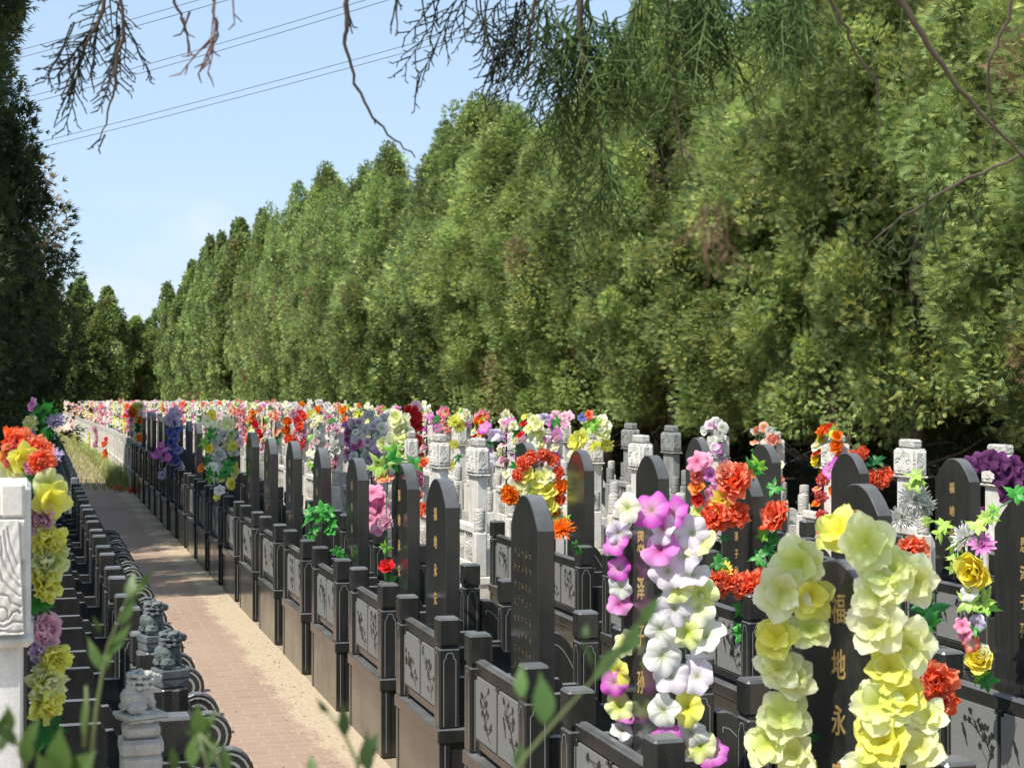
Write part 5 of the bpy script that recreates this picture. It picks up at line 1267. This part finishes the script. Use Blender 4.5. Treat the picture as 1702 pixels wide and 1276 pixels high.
branch('reddish dry spray hanging at the top, left of centre', [(350, -20), (358, 30), (360, 60), (345, 95), (333, 120)], 2.4, .0026, [(358, -5, 95, .10, 1), (360, 30, 100, .08, 1), (355, 60, 115, .07, 2), (385, -10, 85, .05, 1)], 4, (.20, .12, .10), level=1, w0=.0022)
branch('long bare curved twig sweeping down across the sky', [(577, -20), (576, 40), (574, 80), (590, 140), (622, 195), (655, 230), (690, 262)], 2.8, .0045, [(577, 5, 60, .05, 2), (660, -5, 100, .06, 1), (622, 198, 80, .01, 1)], 5, DK, level=1)
branch('thin bare twig hanging right of the long curved one', [(660, -20), (657, 20), (660, 60)], 2.8, .0025, [(660, 0, 60, .02, 1), (700, -10, 80, .05, 1)], 6, DK, level=1)
tf = [(x, rgl.uniform(-40, 10), rgl.uniform(75, 120), rgl.uniform(.12, .2), 2) for x in range(745, 900, 16)] + [(870, 20, 110, .18, 3), (850, 60, 110, .14, 3), (890, 60, 120, .16, 3)]
branch('dark forked juniper sprays spreading at the top centre', [(900, -60), (890, 0), (880, 60), (878, 120), (860, 160)], 3.3, .005, tf, 7, DK)
tf = [(rgl.uniform(895, 1060), rgl.uniform(-30, 60), rgl.uniform(75, 110), rgl.uniform(.14, .24), 3) for i in range(18)]
tf += [(940 + t * 8 + rgl.uniform(-60, 55) * (1 - abs(t - 5) / 12), 40 + t * 26, rgl.uniform(70, 120), rgl.uniform(.10, .18), 2) for t in range(11) for _ in (0, 1)]
branch('thick green juniper bough hanging in front of the trees at top centre', [(960, -60), (965, 40), (975, 140), (1000, 230), (1020, 330)], 3.4, .008, tf, 8, GR)
tf = [(rgl.uniform(1060, 1330), rgl.uniform(-60, 0), rgl.uniform(60, 120), rgl.uniform(.14, .26), 3) for i in range(22)] + [(1120, 60 + 25 * t, rgl.uniform(60, 130), .12, 2) for t in range(5)]
branch('drooping green sprays and thin stem left of the big limb at the top right', [(1105, -60), (1108, 60), (1122, 160), (1130, 250), (1148, 300)], 3.2, .004, tf, 9, GR)
branch('bare slanting juniper limb at the upper right', [(1480, -30), (1530, 60), (1580, 130), (1630, 190), (1680, 240), (1740, 290)], 3.0, .0068, [(1500, 10, 100, .1, 1), (1590, 140, 80, .1, 1)], 10, GR, level=1)
branch('upright bare twig joining the slanting limb at the far right', [(1690, -30), (1670, 50), (1645, 100), (1640, 150), (1655, 215), (1650, 260)], 3.0, .0042, [], 11, GR)
branch('thin wavy twig in the upper right between sprays', [(1370, -20), (1400, 35), (1425, 90), (1455, 130), (1462, 200), (1455, 300)], 3.0, .0035, [(1330, -10, 70, .14, 3), (1380, 10, 60, .12, 2)], 12, GR, level=1)
branch('low shaded bough with small sprays at the middle right', [(1740, 240), (1650, 280), (1580, 310), (1500, 360), (1440, 410)], 3.2, .004, [(1640, 285, 100, .10, 2), (1590, 305, 95, .12, 3), (1540, 330, 100, .12, 3), (1490, 365, 110, .10, 2)], 13, (.055, .09, .03))
# brown dead tuft hanging close to the lens
rb = random.Random(31)
tf = [(1183 + rb.uniform(-16, 16), 320 + rb.uniform(0, 95), 92 + rb.uniform(-28, 28), .045, 2) for i in range(9)]
branch('brown dead juniper tuft hanging in front of the right hand trees', [(1140, 250), (1165, 300), (1180, 350), (1185, 430)], 1.5, .0012, tf, 14, (.19, .115, .075), level=1, w0=.0011)

# ------------------------------------------------------------------ shrub leaves in the foreground
def leaf_blade(b, cols, base, d, L, W, nrm, col):
    d = d.normalized(); s = d.cross(nrm).normalized(); n = s.cross(d).normalized(); prof = [0, .55, .92, 1, .86, .55, .2, 0]; k = len(prof); vs = []
    for i, w in enumerate(prof):
        t = i / (k - 1); c = base + d * L * t - n * L * .18 * t * t
        vs += [c - s * W * w / 2 + n * W * .10 * w, c, c + s * W * w / 2 + n * W * .10 * w]
    fs = [(i * 3 + j, i * 3 + j + 1, (i + 1) * 3 + j + 1, (i + 1) * 3 + j) for i in range(k - 1) for j in (0, 1)]
    b.add(vs, fs, 0, True); cols += [col] * len(vs)
def shrub(label, stems, z, seed, col=(.065, .115, .025)):
    """stems: list of (path px, leaves [(x,y,angle deg,len px,width px)])"""
    rng = random.Random(seed); org = P(*stems[0][0][0], z); root = empty('shrub_sprig', label, 'shrub', org, 'shrub sprigs in the foreground')
    b = MB(); lb = MB(); cols = []
    for path, lv in stems:
        b.tube([P(x, y, z) - org for x, y in path], [.0016 * z - .0003 * i for i in range(len(path))], 5)
        for (x, y, a, L, W) in lv:
            p = P(x, y, z); q = P(x + math.cos(R(a)) * L, y - math.sin(R(a)) * L, z + rng.uniform(-.01, .01)); c = np.array(col) * rng.uniform(.7, 1.35)
            fw = cam_m.to_3x3() @ Vector((rng.uniform(-.5, .5), rng.uniform(0, .6), 1))
            leaf_blade(lb, cols, p - org, q - p, (q - p).length, W / F * z, fw, c)
    b.build('stem', mat_stem2, root)
    me = bpy.data.meshes.new('leaf'); me.from_pydata(lb.v, [], lb.f); me.materials.append(M_leaf); me.polygons.foreach_set('use_smooth', [True] * len(lb.f))
    ca = me.color_attributes.new('Col', 'FLOAT_COLOR', 'POINT'); c4 = np.ones((len(lb.v), 4), np.float32); c4[:, :3] = np.array(cols); ca.data.foreach_set('color', c4.ravel())
    link('leaves', me, root)
mat_stem2 = mat('shrub_stem', (.12, .15, .05), .6)
shrub('shrub sprig with pointed leaves in the lower left corner before the pale stone', [([(45, 1300), (38, 1250), (20, 1215)], [(20, 1215, 100, 45, 16), (38, 1245, 65, 60, 22), (30, 1240, 130, 55, 18), (0, 1250, 75, 50, 18), (45, 1270, 95, 55, 26), (-5, 1225, 70, 45, 16)]), ([(120, 1320), (105, 1290)], [(105, 1290, 100, 80, 55), (110, 1300, 50, 70, 45), (95, 1300, 130, 60, 40)])], 1.1, 1)
shrub('tall thin sprig with narrow leaves over the dark steps at lower left', [([(150, 1290), (160, 1180), (172, 1110), (180, 1070), (205, 1010), (225, 955)], [(172, 1120, 80, 55, 20), (178, 1090, 55, 70, 20), (170, 1115, 115, 65, 18), (200, 1040, 65, 60, 18), (215, 1000, 85, 55, 20), (236, 975, 62, 32, 11), (225, 990, 60, 50, 12), (168, 1050, 120, 30, 10)]), ([(140, 1240), (146, 1180), (143, 1140)], [(140, 1235, 88, 100, 15)])], 1.2, 2)
shrub('sprig of fresh leaves in front of the carved drums at lower left', [([(330, 1330), (345, 1270), (330, 1218)], [(335, 1225, 100, 55, 30), (335, 1225, 65, 55, 20), (325, 1222, 150, 20, 10), (350, 1270, 95, 60, 26), (318, 1275, 85, 60, 24), (375, 1290, 95, 60, 24), (290, 1280, 95, 40, 18)]), ([(380, 1330), (360, 1250), (332, 1218)], [(360, 1250, 110, 35, 14)])], 1.15, 3)
shrub('sprig with two dark leaves at the bottom by the first plinths', [([(600, 1310), (593, 1265), (575, 1225), (545, 1180)], [(545, 1185, 130, 30, 11), (573, 1225, 92, 55, 22), (598, 1272, 60, 65, 28), (612, 1285, 95, 70, 26)])], 1.1, 4, (.055, .10, .035))
shrub('blurred arching stem with broad leaves in front of the near black posts', [([(840, 1320), (870, 1260), (930, 1190), (985, 1130), (1030, 1075), (1075, 1010)], [(905, 1205, 92, 90, 40), (868, 1160, 95, 60, 26), (1030, 1090, 55, 75, 30), (985, 1130, 50, 90, 26), (1065, 1040, 60, 60, 24), (860, 1280, 80, 50, 22), (975, 1060, 95, 25, 12), (985, 1110, 105, 50, 12)])], .95, 5, (.07, .13, .035))
shrub('stray leaves of the foreground shrub at the bottom centre left', [([(560, 1330), (520, 1290)], [(520, 1290, 95, 40, 18)])], 1.1, 6)
bpy.context.view_layer.update()
